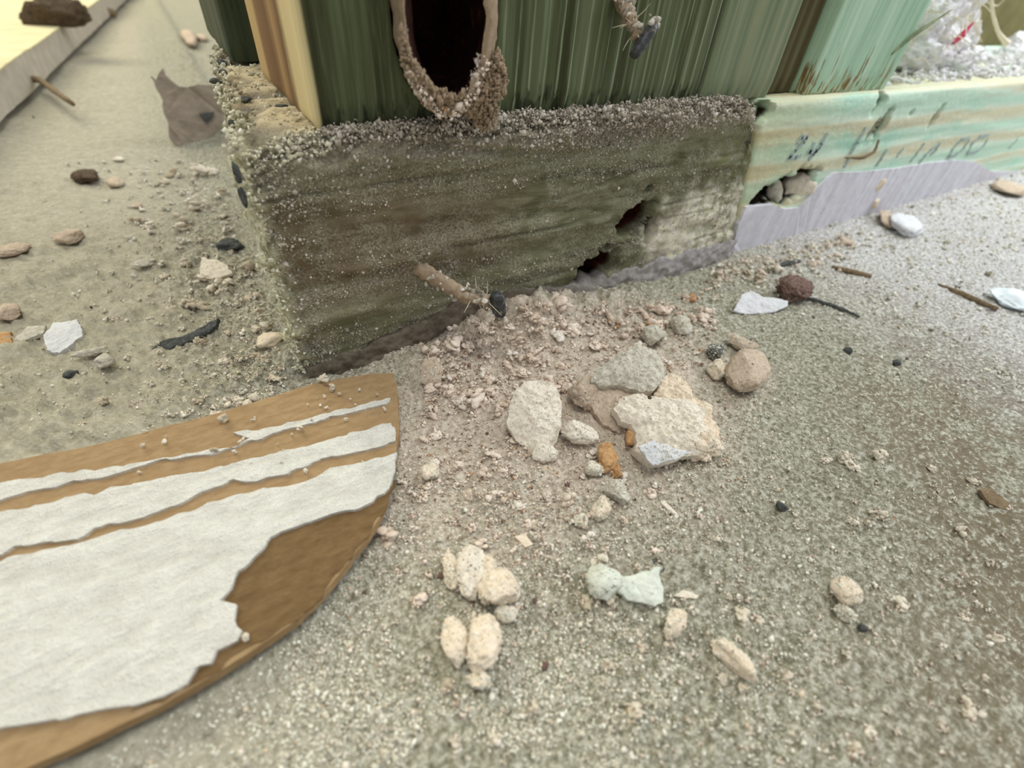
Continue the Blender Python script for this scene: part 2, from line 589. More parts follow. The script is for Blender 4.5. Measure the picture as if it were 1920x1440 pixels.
# stud faces; shading from dim left to bright right is put into their tones
def stud_mat(name, a, b, c, gouge=None, ridge=2.6, side=None):
    m = Mat(name)
    g1 = m.noise(3.0, 4, m.vec(1, 1, 0.03), 0.6)
    g2 = m.noise(0.8, 4, m.vec(1, 1, 0.05), 0.7)
    col = m.ramp(g1, (0.32, a), (0.5, b), (0.68, c))
    col = m.mix(m.math('MULTIPLY', m.mask(g2, 0.5, 0.68), 0.45), col, c)
    if side:                                    # pale vertical lines in the colour strengthen the saw ridges
        rw = m.math('ADD', m.math('MULTIPLY', m.x, 2*math.pi/2.9), m.math('MULTIPLY', m.noise(9, 2, m.vec(1, 1, 0.05)), 7.0))
        cr = m.mask(m.math('SINE', rw), 0.80, 0.99)
        cr = m.math('MULTIPLY', cr, m.math('ADD', m.math('MULTIPLY', m.mask(m.x, 34, 48), 0.75), 0.2))
        col = m.mix(m.math('MULTIPLY', cr, m.mask(g2, 0.36, 0.6)), col, C(140, 154, 122))
        fr_ = m.mask(m.math('SUBTRACT', m.noise(1.2, 3, m.vec(1, 1, 0.2)), m.math('MULTIPLY', m.math('SUBTRACT', m.z, 46), 0.05)), 0.42, 0.55)
        col = m.mix(m.math('MULTIPLY', fr_, 0.8), col, C(40, 44, 28))
    if gouge:
        gz = m.math('SUBTRACT', m.noise(1.1, 3, m.vec(1, 1, 0.10), 0.6), m.math('MULTIPLY', m.math('SUBTRACT', m.z, 46), 0.016))
        col = m.mix(m.mask(gz, 0.50, 0.56), col, m.ramp(g2, (0.35, gouge), (0.7, C(176, 150, 96))))
    if side:
        fy = m.math('ADD', m.y, m.math('MULTIPLY', g2, 6))
        sc = m.ramp(m.math('DIVIDE', fy, 60), (0.12, C(214, 198, 150)), (0.27, C(206, 186, 138)), (0.32, C(104, 76, 44)), (0.42, C(166, 132, 86)), (0.5, C(112, 80, 48)), (0.66, C(130, 98, 62)), (0.72, C(190, 162, 112)))
        col = m.mix(m.mask(m.x, 13.6, 12.9), col, sc)
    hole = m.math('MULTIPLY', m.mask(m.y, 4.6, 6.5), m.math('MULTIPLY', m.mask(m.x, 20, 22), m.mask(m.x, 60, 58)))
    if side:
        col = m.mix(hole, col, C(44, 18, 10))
    return m.done(col, 0.85, g2, 0.5, 0.3)
M['stud_a'] = stud_mat('green_stud_timber', C(60, 62, 38), C(84, 92, 64), C(112, 122, 92), side=True)
M['stud_b'] = stud_mat('sage_stud_timber', C(96, 112, 86), C(122, 134, 104), C(146, 150, 116))
M['stud_c'] = stud_mat('mint_stud_timber', C(146, 180, 150), C(166, 200, 170), C(190, 216, 190), gouge=C(96, 66, 34))
M['stud_d'] = stud_mat('dark_stud_timber', C(44, 50, 32), C(72, 84, 62), C(90, 80, 54))
M['strip'] = stud_mat('dark_brown_timber', C(52, 44, 26), C(84, 74, 46), C(110, 110, 82))  # recessed strip, coloured darker and browner than the studs beside it

# grey mortar smeared along the foot
m = Mat('grey_mortar')
n = m.noise(1.5, 5, rough=.7)
M['mortar'] = m.done(m.mix(m.mask(m.x, 40, 112), m.ramp(n, (0.3, C(84, 76, 62)), (0.7, C(126, 116, 102))), m.ramp(n, (0.3, C(140, 136, 132)), (0.7, C(190, 186, 184)))), 0.9, n, 0.7, 0.5, spec=0.15)
m = Mat('pale_grey_coat')
n = m.noise(2.5, 5, rough=.65)
c1 = m.ramp(n, (0.3, C(206, 204, 212)), (0.7, C(226, 225, 232)))
c1 = m.mix(m.mask(m.noise(0.9, 3), 0.70, 0.76), c1, C(112, 110, 116))
M['coat'] = m.done(c1, 0.7, n, 0.4, 0.5)
m = Mat('grey_ink')
M['ink'] = m.done(m.ramp(m.noise(0.8, 4), (0.38, C(140, 154, 154)), (0.62, C(178, 196, 186))), 0.8)

# torn plasterboard papers
def paper(name, a, b, size=1.4, bs=0.5, d=0.5, ang=True):
    m = Mat(name)
    n = m.noise(size, 5, m.vec(0.55, 1.2, 1) if ang else None, rough=0.65)
    n2 = m.noise(0.28, 3, rough=0.6)
    col = m.mix(m.math('MULTIPLY', m.mask(n2, 0.5, 0.75), 0.4), m.ramp(n, (0.3, b), (0.7, a)), b)
    return m.done(col, 0.9, m.math('ADD', n, m.math('MULTIPLY', n2, 0.3)), bs, d, spec=0.15)
M['kraft'] = paper('brown_kraft_paper', C(166, 140, 104), C(142, 116, 82))
M['kraft_dark'] = paper('worn_kraft_paper', C(124, 100, 68), C(98, 76, 48))
M['paper_white'] = paper('white_torn_paper', C(244, 242, 232), C(214, 211, 200), 2.6, 1.0, 1.8)
M['paper_lav'] = paper('dirty_torn_paper', C(172, 158, 142), C(136, 124, 110), 3)
M['board_edge'] = paper('pale_board_edge', C(214, 206, 190), C(186, 176, 160), 8)
M['board_top'] = paper('cream_board_top', C(236, 228, 186), C(208, 196, 152), 10)
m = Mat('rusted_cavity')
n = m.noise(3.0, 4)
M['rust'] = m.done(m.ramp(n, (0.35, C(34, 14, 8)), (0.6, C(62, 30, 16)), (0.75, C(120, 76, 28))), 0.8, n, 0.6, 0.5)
m = Mat('dark_metal')
n = m.noise(0.9, 4)
M['metal'] = m.done(m.ramp(n, (0.4, C(44, 46, 48)), (0.62, C(78, 80, 80)), (0.72, C(150, 140, 122))), 0.5, n, 0.3, 0.2, spec=0.5)
m = Mat('olive_lining')
n = m.noise(12, 4)
M['olive'] = m.done(m.ramp(n, (0.3, C(92, 82, 48)), (0.7, C(112, 100, 62))), 0.85)
M['wool'] = plaster('white_insulation', C(246, 245, 246), C(214, 211, 212), C(164, 156, 152), 2.5)
m = Mat('pale_hair')
M['hair'] = m.done(C(214, 204, 178), 0.6)
M['hair_white'] = Mat('pale_fibre').done(C(206, 206, 184), 0.8)
M['red'] = Mat('red_plastic').done(C(196, 60, 92), 0.5)
M['crust'] = plaster('dusty_crust', C(186, 166, 140), C(150, 128, 104), C(112, 92, 70), 1.0)
M['screen'] = Mat('white_plastic').done(C(226, 236, 242), 0.4)

# ------------------------------------------------------------------ floor
def gauss(x, y, cx, cy, sx, sy):
    return np.exp(-((x-cx)/sx)**2-((y-cy)/sy)**2)
def Hs(x, y):
    P = np.stack([x, y, np.zeros_like(x)], 1)
    offc = sm(x, 22, 14)*sm(y, 3, -3)                         # stays flat beneath the torn board
    mound = 7.5*gauss(x, y, 50, -4, 21, 9)+3*gauss(x, y, 84, -6, 16, 8)+2.5*gauss(x, y, 62, -32, 17, 12)+1.2*gauss(x, y, 32, -45, 18, 18)
    mound += 2.0*gauss(x, y, 18, -3, 8, 6)
    xl = x-0.085*np.clip(y, 0, 100)
    mound += 4.5*np.exp(-np.maximum(-xl, 0)/5.0)*sm(xl, 8, 1)*sm(y, -6, 4)
    mound += 2.2*np.exp(-np.maximum(-y, 0)/6.0)*sm(x, 120, 145)
    far = sm(y, 60, 130)*sm(x, 0, -10)
    rgh = 1.0-0.75*far-0.0*x
    lft = sm(x, 0, -12)*sm(y, -20, 0)*(1-far)
    h = 0.35*fbm(P, 14, 2, 3)+rgh*(0.30+0.3*lft)*fbm(P, 2.4+0*1, 2, 11)
    h += rgh*0.55*np.abs(fbm(P, 1.2, 3, 23))*(1+0.7*lft)+lft*(1.1*np.maximum(fbm(P, 6, 3, 31), 0)+1.3*np.maximum(fbm(P, 3.0, 2, 33), 0)*sm(x, -30, -4))
    h += far*0.8*fbm(P, 30, 3, 41)
    h += mound*(1+0.30*fbm(P, 3.0, 4, 5))
    return h*(1-offc*0.6)
def H1(x, y):
    return float(Hs(np.array([x]), np.array([y]))[0])

def build_floor():
    a0 = math.atan2(0.6, 0.3)
    angs = np.concatenate([np.linspace(-1.75, 1.75, 780), np.linspace(1.75, 2*np.pi-1.75, 60)[1:-1]])+math.radians(60)
    rad = np.concatenate([[1.5], 4*np.power(4500/4.0, np.linspace(0, 1, 660))])
    A, Rr = np.meshgrid(angs, rad)
    X = CAM[0]+Rr*np.cos(A)
    Y = CAM[1]+Rr*np.sin(A)
    Z = Hs(X.ravel(), Y.ravel())
    fade = 1-sm(Rr.ravel(), 1100, 1500)
    V = np.stack([X.ravel(), Y.ravel(), Z*fade], 1)
    na, nr = len(angs), len(rad)
    idx = np.arange(na*nr).reshape(nr, na)
    nx = np.roll(idx, -1, 1)
    Q = np.stack([idx[:-1], idx[1:], nx[1:], nx[:-1]], -1).reshape(-1, 4)
    o = obj('floor', V, Q, M['floor'], smooth=True, kind='structure')
    return o
floor = build_floor()

# ------------------------------------------------------------------ grains of dust (uncountable)
OV = np.array([[1, 0, 0], [-1, 0, 0], [0, 1, 0], [0, -1, 0], [0, 0, 1], [0, 0, -1]], float)
OF = np.array([[0, 2, 4], [2, 1, 4], [1, 3, 4], [3, 0, 4], [2, 0, 5], [1, 2, 5], [3, 1, 5], [0, 3, 5]])
def grains(name, P, size, mat, label=None, cat=None, parent=None):
    n = len(P)
    S = size[:, None, None]*rng.uniform(0.55, 1.3, (n, 6, 1))*OV[None]*rng.uniform(0.6, 1.3, (n, 1, 3))
    q = rng.normal(size=(n, 4))
    q /= np.linalg.norm(q, axis=1, keepdims=True)
    a, b, c, d = q.T
    Rm = np.stack([np.stack([1-2*(c*c+d*d), 2*(b*c-a*d), 2*(b*d+a*c)], 1), np.stack([2*(b*c+a*d), 1-2*(b*b+d*d), 2*(c*d-a*b)], 1),
                   np.stack([2*(b*d-a*c), 2*(c*d+a*b), 1-2*(b*b+c*c)], 1)], 1)
    V = np.einsum('nij,nkj->nki', Rm, S)+P[:, None, :]
    Fc = (OF[None]+np.arange(n)[:, None, None]*6).reshape(-1, 3)
    o = obj(name, V.reshape(-1, 3), Fc, mat, parent)
    o['kind'] = 'stuff'
    if label:
        tag(o, label, cat)
    return o

def scatter(n, r0, r1, a0, a1, pw=1.0):
    u = rng.uniform(0, 1, n)
    r = r0*np.power(r1/r0, u**pw)
    th = rng.uniform(a0, a1, n)
    return CAM[0]+r*np.cos(th), CAM[1]+r*np.sin(th), r
OFF_OUT = [(-160, 905), (0, 868), (150, 840), (300, 803), (450, 762), (600, 716), (690, 702), (738, 700), (746, 740), (748, 800), (742, 860), (735, 905), (720, 955),
           (690, 1008), (640, 1070), (600, 1122), (555, 1165), (480, 1212), (400, 1268), (300, 1322), (200, 1372), (60, 1436), (-60, 1490), (-420, 1600)]
def inside(poly, x, y):
    poly = np.asarray(poly)
    c = np.zeros(len(x), bool)
    j = len(poly)-1
    for i in range(len(poly)):
        xi, yi, xj, yj = poly[i][0], poly[i][1], poly[j][0], poly[j][1]
        t = ((yi > y) != (yj > y)) & (x < (xj-xi)*(y-yi)/(yj-yi+1e-12)+xi)
        c ^= t
        j = i
    return c
ZB = 3.2
offP = np.array([onz(a, b, ZB) for a, b in OFF_OUT])

x, y, r = scatter(150000, 12, 520, math.radians(-42), math.radians(150))
P = np.stack([x, y, 0*x], 1)
dens = 0.34+0.5*fbm(P, 12, 3, 77)+0.25*fbm(P, 3, 2, 78)
dens += 0.7*gauss(x, y, 45, -30, 50, 40)+0.5*sm(x, 90, 150)
dens -= 0.45*sm(0.8*x-0.95*y, 110, 160)*(y < -40)+0.6*sm(y, 60, 140)*sm(x, 0, -15)
keep = (rng.uniform(0, 1, len(x)) < dens) & ~inside(offP, x, y)
keep &= ~((x > 0.5) & (y > -0.3) & (y < 92))
keep &= (-(x+69)*0.994+(y-320)*0.11 < 0) | (y < 150)
x, y, r = x[keep], y[keep], r[keep]
P = np.stack([x, y, Hs(x, y)], 1)
size = np.exp(rng.normal(-1.88, 0.42, len(x)))*(0.85+0.0025*r)*(1+0.9*sm(x, 95, 170))
size = np.clip(size, 0.08, 1.1)
P[:, 2] += size*0.25
pink = (rng.uniform(0, 1, len(x)) < 0.95*np.clip(1.3*gauss(x, y, 45, -22, 45, 34), 0, 1))
grains('plaster_dust', P[~pink], size[~pink], M['grains'], 'fine white plaster dust scattered over the grey concrete floor', 'dust')
grains('pinkish_dust', P[pink], size[pink]*0.95, M['pink'], 'pinkish powder of fine crumbs in front of the dark block', 'dust')

# ------------------------------------------------------------------ dark end block of the bottom plate
def hole(P, cx, cz, rx_, rz_, depth, seed, ang=0.0, edge=0.35):
    ca, sa = math.cos(ang), math.sin(ang)
    dx, dz = P[:, 0]-cx, P[:, 2]-cz
    u, v = (dx*ca+dz*sa)/rx_, (-dx*sa+dz*ca)/rz_
    d = np.sqrt(u*u+v*v)+0.28*fbm(P*[1, 0, 1], 2.2, 3, seed)
    return depth*sm(d, 1+edge*0.5, 1-edge)
BX = 133.0
def block_fn(V, N):
    front = np.clip(-N[:, 1], 0, 1)
    leftn = np.clip(-N[:, 0], 0, 1)
    topn = np.clip(N[:, 2], 0, 1)
    W = V*np.array([0.16, 1, 1])
    g = 0.85*fbm(W, 4.5, 3, 101)+0.34*fbm(V*[0.6, 1, 1], 1.5, 3, 102)-0.9*sm(np.abs(fbm(V*[0.07, 1, 1], 7, 2, 108)), 0.10, 0.0)
    edge = sm(V[:, 0], 7, 0)+0.8*sm(V[:, 2], 38, 45)*sm(V[:, 1], 8, 0)
    D = g*(0.7+0.6*edge)+edge*1.3*fbm(V, 2.8, 3, 103)
    out = V+N*D[:, None]
    # worn, rounded top left corner
    cor = sm(V[:, 0]-0.6*(V[:, 2]-45), 14, 0)*sm(V[:, 2], 34, 46)
    out[:, 2] -= 3.0*cor*sm(V[:, 0], 16, 0)*(1-0.6*sm(V[:, 1], 5, 14))
    out[:, 1] += 2.5*cor*front
    # broken right end, leaning like the photo, and the notch at its top
    re = sm(V[:, 0], BX-16, BX)
    out[:, 0] -= re*(0.27*V[:, 2]+1.2*fbm(V, 5, 3, 104))
    nt = sm(V[:, 0]-(BX-18), 0, 8)*sm(V[:, 2], 34, 45)*sm(V[:, 1], 30, 10)
    out[:, 2] -= 7.5*nt
    # cavities with rotten brown insides
    p1, p2 = ony(1192, 412), ony(1118, 508)
    ins = front*(hole(V, p1[0]+0.5, p1[2]-0.2, 5.6, 3.6, 13, 110, 0.35)+hole(V, p2[0]-0.2, p2[2]+0.2, 6.9, 4.6, 15, 111, 0.5))
    c3 = ony(1222, 432)
    ins = ins+front*hole(V, c3[0], c3[2], 2.2, 4.0, 6, 112, -0.2)
    q = ony(1215, 355)
    ins = ins+front*hole(V, q[0], q[2], 1.6, 0.8, 1.5, 113)
    out[:, 1] += ins
    out[:, 0] += 0.085*np.clip(V[:, 1], 0, 92)*sm(V[:, 0], 60, 0)   # the left end is cut slightly askew
    return out
blk = empty('timber_block', (66, 45, 0), 'short dark dirt-caked end of the bottom plate under the green studs, two rotted holes', 'timber')
V, Q = rbox((0, 0, 0.0), (BX, 92, 45.0), 2.6, (0.55, 1.0, 0.5), block_fn)
obj('block_body', V, Q, M['block'], blk, smooth=True)

def face_strip(tops, bots, yy, thick, mat, name, parent, seed, amp=0.5, label=None):
    P = [ony(a, b, yy) for a, b in tops]+[ony(a, b, yy) for a, b in bots[::-1]]
    return sheet(name, mat, P, -thick, 0.8, amp, seed, parent, up=(0, 1, 0), label=label)
# mortar band at the foot of the block: relief strip that bulges out a little
xs = np.linspace(1, 132, 260)
zs = np.linspace(0, 1, 24)
top = np.interp(xs, [0, 12, 26, 36, 50, 70, 90, 110, 133], [3.5, 4.5, 7.5, 10.5, 9.0, 6.0, 6.5, 7.0, 7.5])
top = top+0.9*fbm(np.stack([xs, 0*xs, 0*xs], 1), 4, 3, 120)
X, T = np.meshgrid(xs, zs)
Z = T*top[None]
G = np.stack([X.ravel(), 0*X.ravel(), Z.ravel()], 1)
Y = -(0.9*np.sin(np.clip(1-T.ravel(), 0, 1)*math.pi/2)**0.5*1.0+0.5*fbm(G, 2.2, 3, 121)*(1-T.ravel()**3))-0.25+1.6*(T.ravel() > 0.99)
for (cx, cy) in ((1118, 508),):
    pc = ony(cx, cy)
    Y += 6*np.exp(-((G[:, 0]-pc[0])/3.6)**2-((G[:, 2]-pc[2])/2.6)**2)
V1 = np.stack([X.ravel(), Y, Z.ravel()], 1)
V2 = np.stack([X.ravel(), np.full(X.size, 2.6)+np.maximum(Y, 0), Z.ravel()], 1)
idx = np.arange(X.size).reshape(X.shape)
q1 = np.stack([idx[:-1, :-1], idx[:-1, 1:], idx[1:, 1:], idx[1:, :-1]], -1).reshape(-1, 4)
sidet = np.stack([idx[-1, :-1], idx[-1, 1:], idx[-1, 1:]+X.size, idx[-1, :-1]+X.size], -1)
obj('mortar_smear', np.vstack([V1, V2]), np.vstack([q1, q1[:, ::-1]+X.size, sidet]), M['mortar'], blk, smooth=True, label='grey mortar smeared along the foot of the block')

# dust caked on the block
n = 32000
gx = rng.uniform(1, 130, n)
gz = rng.uniform(2, 45.5, n)
Pn = np.stack([gx, 0*gx, gz], 1)
W = Pn*np.array([0.3, 1, 1])
pr = 0.25+0.7*fbm(W, 6, 3, 130)+0.6*sm(gz, 36, 45)+0.5*sm(gx, 14, 0)
pr -= 0.5*hole(Pn, *(ony(1192, 412)[[0, 2]]), 8, 5, 1, 1)+0.5*hole(Pn, *(ony(1118, 508)[[0, 2]]), 8, 5, 1, 1)
k = rng.uniform(0, 1, n) < pr
k &= gx+0.27*gz < BX-3
Pn = Pn[k]
def front_y(P):
    Vv = P.copy()
    Nn = np.tile([0, -1.0, 0], (len(P), 1))
    return block_fn(Vv, Nn)
Pf = front_y(Pn)
Pf[:, 1] -= 0.03
sz = np.exp(rng.normal(-2.0, 0.4, len(Pn)))*(1+1.2*sm(Pn[:, 2], 37, 45)+0.5*sm(Pn[:, 0], 14, 0))
grains('caked_dust', Pf, sz, M['timber_dust'], parent=blk)
n = 9000
gx = rng.uniform(0.5, 130, n)
gy = np.where(rng.uniform(0, 1, n) < 0.5, rng.uniform(0, 6, n), rng.uniform(0, 92, n))
k = (gy < 6) | (gx < 13.5)
gx, gy = gx[k], gy[k]
P = np.stack([gx, gy, 45+0*gx], 1)
Pt = block_fn(P, np.tile([0, 0, 1.0], (len(P), 1)))
sz = np.exp(rng.normal(-1.3, 0.45, len(P)))*np.where(gx < 14, 0.8, 0.9)
Pt[:, 2] += sz*0.3
lm = gx < 15
grains('caked_dust', Pt[lm], sz[lm], M['mint_dust'], parent=blk)
grains('caked_dust', Pt[~lm], sz[~lm], M['timber_dust'], parent=blk)

# crumbly bleached fibres along the block's left arris
rr = []
for i in range(520):
    t = i/520
    yy = rng.uniform(0, 1)
    if yy < 0.45:
        p = np.array([rng.normal(0.2, 0.7), rng.normal(0.3, 0.5), 45*rng.uniform(0.02, 1)])
    else:
        yb = rng.uniform(0, 90)
        p = np.array([rng.normal(0.7, 0.9)+0.085*yb, yb, 44.6+rng.normal(0, 0.5)])
    V, Qf = rock(2, int(i % 9)+1, 0.55, 0)
    V = V*rng.uniform(0.3, 1.3, 3)*(0.34 if yy < 0.45 else 0.42)+p
    rr.append((V, Qf))
V, Qf = join(rr)
o = obj('crumbling_arris', V, Qf, M['hair_white'] if False else M['mint_dust'], blk, label='bleached mint crumbling wood along the left arris')
o['kind'] = 'stuff'
for (cx, cy, a_, b_) in ((444, 325, 0.5, 1.5), (456, 370, 0.5, 1.8), (415, 118, 1.2, 1.3), (418, 136, 0.9, 1.2), (434, 232, 0.5, 1.2), (404, 152, 1.2, 0.8), (530, 200, 1.2, 0.7), (460, 186, 1.2, 0.7)):
    p = ony(cx, cy, -0.4) if cy > 300 else onz(cx, cy, 45.0)
    V, Qf = rock(3, int(cx), 0.2, 0)  # dark lumps drawn where the arris only has shaded holes
    obj('dark_pit_plug', V*[a_, a_, b_*0.6 if cy < 300 else b_]+p, Qf, M['slate'], blk, smooth=True, label='dark plug standing in for a shaded hole in the crumbling left arris')
fb = []
for i in range(46):
    z0 = rng.uniform(4, 44)
    p = np.array([rng.uniform(-0.8, 0.6), rng.uniform(-0.6, 1.5), z0])
    d = np.array([rng.normal(0, 0.8), rng.normal(-0.3, 0.8), rng.normal(0, 2.2)])
    fb.append(tube([p, p+d*0.6+rng.normal(0, 0.3, 3), p+d*1.3+rng.normal(0, 0.5, 3)], [0.10, 0.08, 0.04], 5, sub=3))
V, fc = merge_lists(fb)
o = obj('wood_fibres', V, fc, M['hair_white'], blk, label='loose pale wood fibres')
o['kind'] = 'stuff'

# ------------------------------------------------------------------ mint bottom plate to the right
PX0 = 121.0
def plate_fn(V, N):
    front = np.clip(-N[:, 1], 0, 1)
    W = V*np.array([0.08, 1, 1])
    D = 0.22*fbm(W, 3, 3, 201)+0.10*fbm(V, 1.0, 3, 202)
    out = V+N*D[:, None]
    le = sm(V[:, 0], PX0+14, PX0)
    out[:, 0] -= le*(0.30*V[:, 2]-13)*0.85
    a = ony(1488, 352, 0)
    b = ony(1425, 378, 0)
    ins = hole(V, a[0], a[2], 11.0, 5.0, 13, 210, 0.2)+hole(V, b[0], b[2], 8, 3.4, 14, 211, 0.45)
    for (px, py, rx_, rz_, dd, s) in ((1438, 194, 3.2, 5.5, 12, 218), (1652, 195, 2.4, 3.4, 9, 212), (1638, 245, 1.9, 3.4, 8, 213), (1656, 236, 2.2, 4.6, 9, 216), (1757, 218, 1.8, 4.0, 6, 214), (1650, 352, 3.0, 2.4, 4, 215), (1710, 213, 1.3, .8, 2, 217)):
        c = ony(px, py, 0)
        ins = ins+hole(V, c[0], c[2], rx_, rz_, dd, s, -0.15)
    out[:, 1] += front*ins
    return out
plt = empty('bottom_plate', (270, 45, 0), 'long pale mint-green bottom plate with grey printed marks, running right from the dark block', 'timber')
V, Q = rbox((PX0, 0.2, 0.0), (620, 92, 45.0), 1.6, (0.75, 1.6, 0.6), plate_fn)
obj('plate_body', V, Q, M['mint'], plt, smooth=True)
coat_top = [(1372, 478), (1384, 420), (1400, 388), (1450, 384), (1470, 392), (1500, 390), (1532, 352), (1560, 325), (1620, 322), (1680, 316), (1740, 306), (1790, 300), (1830, 304), (1860, 322), (1905, 322), (2060, 300)]
P = [ony(a, b, -0.5) for a, b in coat_top]
P = P+[np.array([P[-1][0], -0.5, 0.0]), np.array([133.0, -0.5, 0.0])]
sheet('grey_coating', M['coat'], P, -1.5, 1.0, 0.45, 222, plt, up=(0, 1, 0), label='smooth pale grey coating over the lower half of its face')

# printed marks: strokes of ink on the face (px polylines taken onto the face of the timber)
marks = [[(1497, 268), (1505, 257), (1514, 258), (1508, 268), (1492, 283), (1480, 296), (1492, 296), (1502, 292)],
         [(1528, 268), (1518, 288)], [(1516, 285), (1532, 284), (1544, 270)], [(1552, 252), (1540, 270), (1526, 290), (1518, 300)],
         [(1624, 240), (1608, 268), (1596, 288)], [(1594, 296), (1584, 314)],
         [(1664, 282), (1652, 300), (1644, 312)], [(1694, 280), (1682, 294)], [(1734, 270), (1718, 290), (1708, 304)],
         [(1762, 270), (1745, 282), (1734, 294), (1722, 310)], [(1762, 270), (1756, 282), (1746, 290)],
         [(1818, 259), (1803, 262), (1787, 280), (1780, 294), (1792, 292), (1808, 278), (1818, 264)],
         [(1854, 254), (1838, 257), (1823, 270), (1815, 288), (1830, 286), (1846, 272), (1854, 260)],
         [(1908, 262), (1894, 276)]]
for ln in marks:
    fl = []
    pts = np.array([ony(a, b, -0.12) for a, b in ln])
    wd = 0.6
    for a, b in zip(pts[:-1], pts[1:]):
        d = (b-a)/max(np.linalg.norm(b-a), 1e-6)
        nrm = np.array([-d[2], 0, d[0]])*wd
        a2, b2 = a-d*wd*0.3, b+d*wd*0.3
        q = np.array([a2-nrm, b2-nrm, b2+nrm, a2+nrm])
        vv = np.vstack([q, q+[0, 1.0, 0]])
        fl.append((vv, [(0, 1, 2, 3), (4, 7, 6, 5), (0, 4, 5, 1), (1, 5, 6, 2), (2, 6, 7, 3), (3, 7, 4, 0)]))
    V, fc = merge_lists(fl)
    o = obj('printed_mark', V, fc, M['ink'], plt)
    fixn(o.data)
# splinters lifting from the face
tw = tube([ony(1648, 262, -0.4), ony(1640, 285, -1.6), ony(1618, 296, -2.2), ony(1585, 296, -0.8)], [0.3, 0.55, 0.6, 0.2], 7, 0.1, sub=6)
obj('splinter', tw[0], tw[1], M['brown_wood'], plt, smooth=True, label='thin curled brown splinter')
# lumps lodged in the hole of the plate
for (nm, cx, cy, wp, hp, mt, sd, lb) in (
        ('lodged_lump', 1492, 352, 62, 52, 'chip_white', 301, 'cream stone lump lodged in the hole of the mint bottom plate'),
        ('lodged_lump', 1524, 332, 26, 30, 'chip_cream', 302, 'small cream crumb at the right rim of the hole in the mint bottom plate'),
        ('lodged_lump', 1452, 362, 26, 50, 'chip_grey', 303, 'upright grey sliver in the left of the hole in the mint bottom plate')):
    o = rock_px(nm, M[mt], cx, cy, wp, hp, y=4.0, seed=sd, sub=4, lean=-0.5)
    tag(o, lb, 'stone')
for (cx, cy, wp, hp, sd, lb) in ((1650, 347, 16, 24, 305, 'upper of two tiny brown-cream knobs on the grey coating of the bottom plate'), (1640, 382, 20, 18, 306, 'lower of two tiny brown-cream knobs on the grey coating of the bottom plate')):
    o = rock_px('cream_knob', M['chip_cream'], cx, cy, wp, hp, y=-0.6, seed=sd, sub=3, lean=0.4)
    tag(o, lb, 'plaster crumb')

# ------------------------------------------------------------------ studs
HOLE = ony(838, 28, -2)
def stud_fn(x0, x1, ridges=None, seed=0, amp=0.15, hole_=False, y0=3):
    def fn(V, N):
        out = V.copy()
        front = np.clip(-N[:, 1], 0, 1)
        W = V*np.array([1, 1, 0.04])
        D = amp*fbm(W, 2.0, 3, seed)
        if ridges:
            u = (V[:, 0]-ridges[0])/ridges[2]+0.25*fbm(V*[0.3, 0, .02], 4, 2, seed+3)
            rg = 0.55*np.clip(1-np.abs(((u) % 1)-0.5)*5, 0, 1)*sm(V[:, 0], ridges[0]-3, ridges[0]+6)*sm(V[:, 0], ridges[1]+3, ridges[1]-3)
            D = D+rg*front
        bt = sm(V[:, 2], 49.5, 46)
        out = out+N*D[:, None]
        out[:, 1] += front*bt*(0.35+0.5*np.maximum(fbm(V*[1, 1, .2], 1.2, 2, seed+9), 0))
        if hole_:
            s = mpp(HOLE)
            ce = ony(838, 28, y0)
            dx, dz = (V[:, 0]-ce[0])/8.8, (V[:, 2]-ce[2])/12.4
            d = np.sqrt(dx*dx+dz*dz)
            out[:, 1] += front*26*sm(d, 1.05, 0.9)
        return out
    return fn
def stud(name, x0, x1, y0, y1, mat, label, ridges=None, seed=1, hole_=False, top=300, res=(0.5, 1.6, 1.3), r=1.2):
    V, Q = rbox((x0, y0, 44.9), (x1, y1, top), r, res, stud_fn(x0, x1, ridges, seed, hole_=hole_, y0=y0))
    o = obj(name, V, Q, mat, smooth=True)
    return tag(o, label, 'timber')
stud('timber_stud', 12.4, 98.6, 3.0, 49.0, M['stud_a'], 'wide dark green timber stud with fine vertical ridges and the round dark hole', (48, 96, 3.4), 11, True, res=(0.42, 1.6, 0.9))
stud('timber_stud', 99.4, 126.0, 3.0, 49.0, M['stud_b'], 'narrow sage green timber stud right of the wide stud with the hole', None, 12)
stud('timber_stud', 126.4, 141.0, 6.5, 49.0, M['strip'], 'recessed dark brown timber strip between the sage stud and the pale mint stud', None, 13)
stud('timber_stud', 141.2, 184.5, 2.6, 49.0, M['stud_c'], 'pale mint timber stud at the right end with brown gouges at its foot', None, 14)
stud('timber_stud', 8.6, 46.0, 63.0, 108.0, M['stud_d'], 'dark green timber stud set back behind the left side of the wide stud', None, 15, top=300, res=(0.8, 1.6, 1.6))

# torn grey-brown rind fringe below the stud feet
n = 5200
gx = rng.uniform(13, 113, n)
P = np.stack([gx, 2.9+rng.normal(-0.6, 0.9, n), 45.1+np.abs(rng.normal(0, 0.45, n))], 1)
P[:, 2] += 0.7*np.maximum(fbm(np.stack([gx, 0*gx, 0*gx], 1), 5, 3, 401), 0)
grains('caked_dust', P, np.exp(rng.normal(-1.45, 0.35, n)), M['timber_dust'], parent=blk)

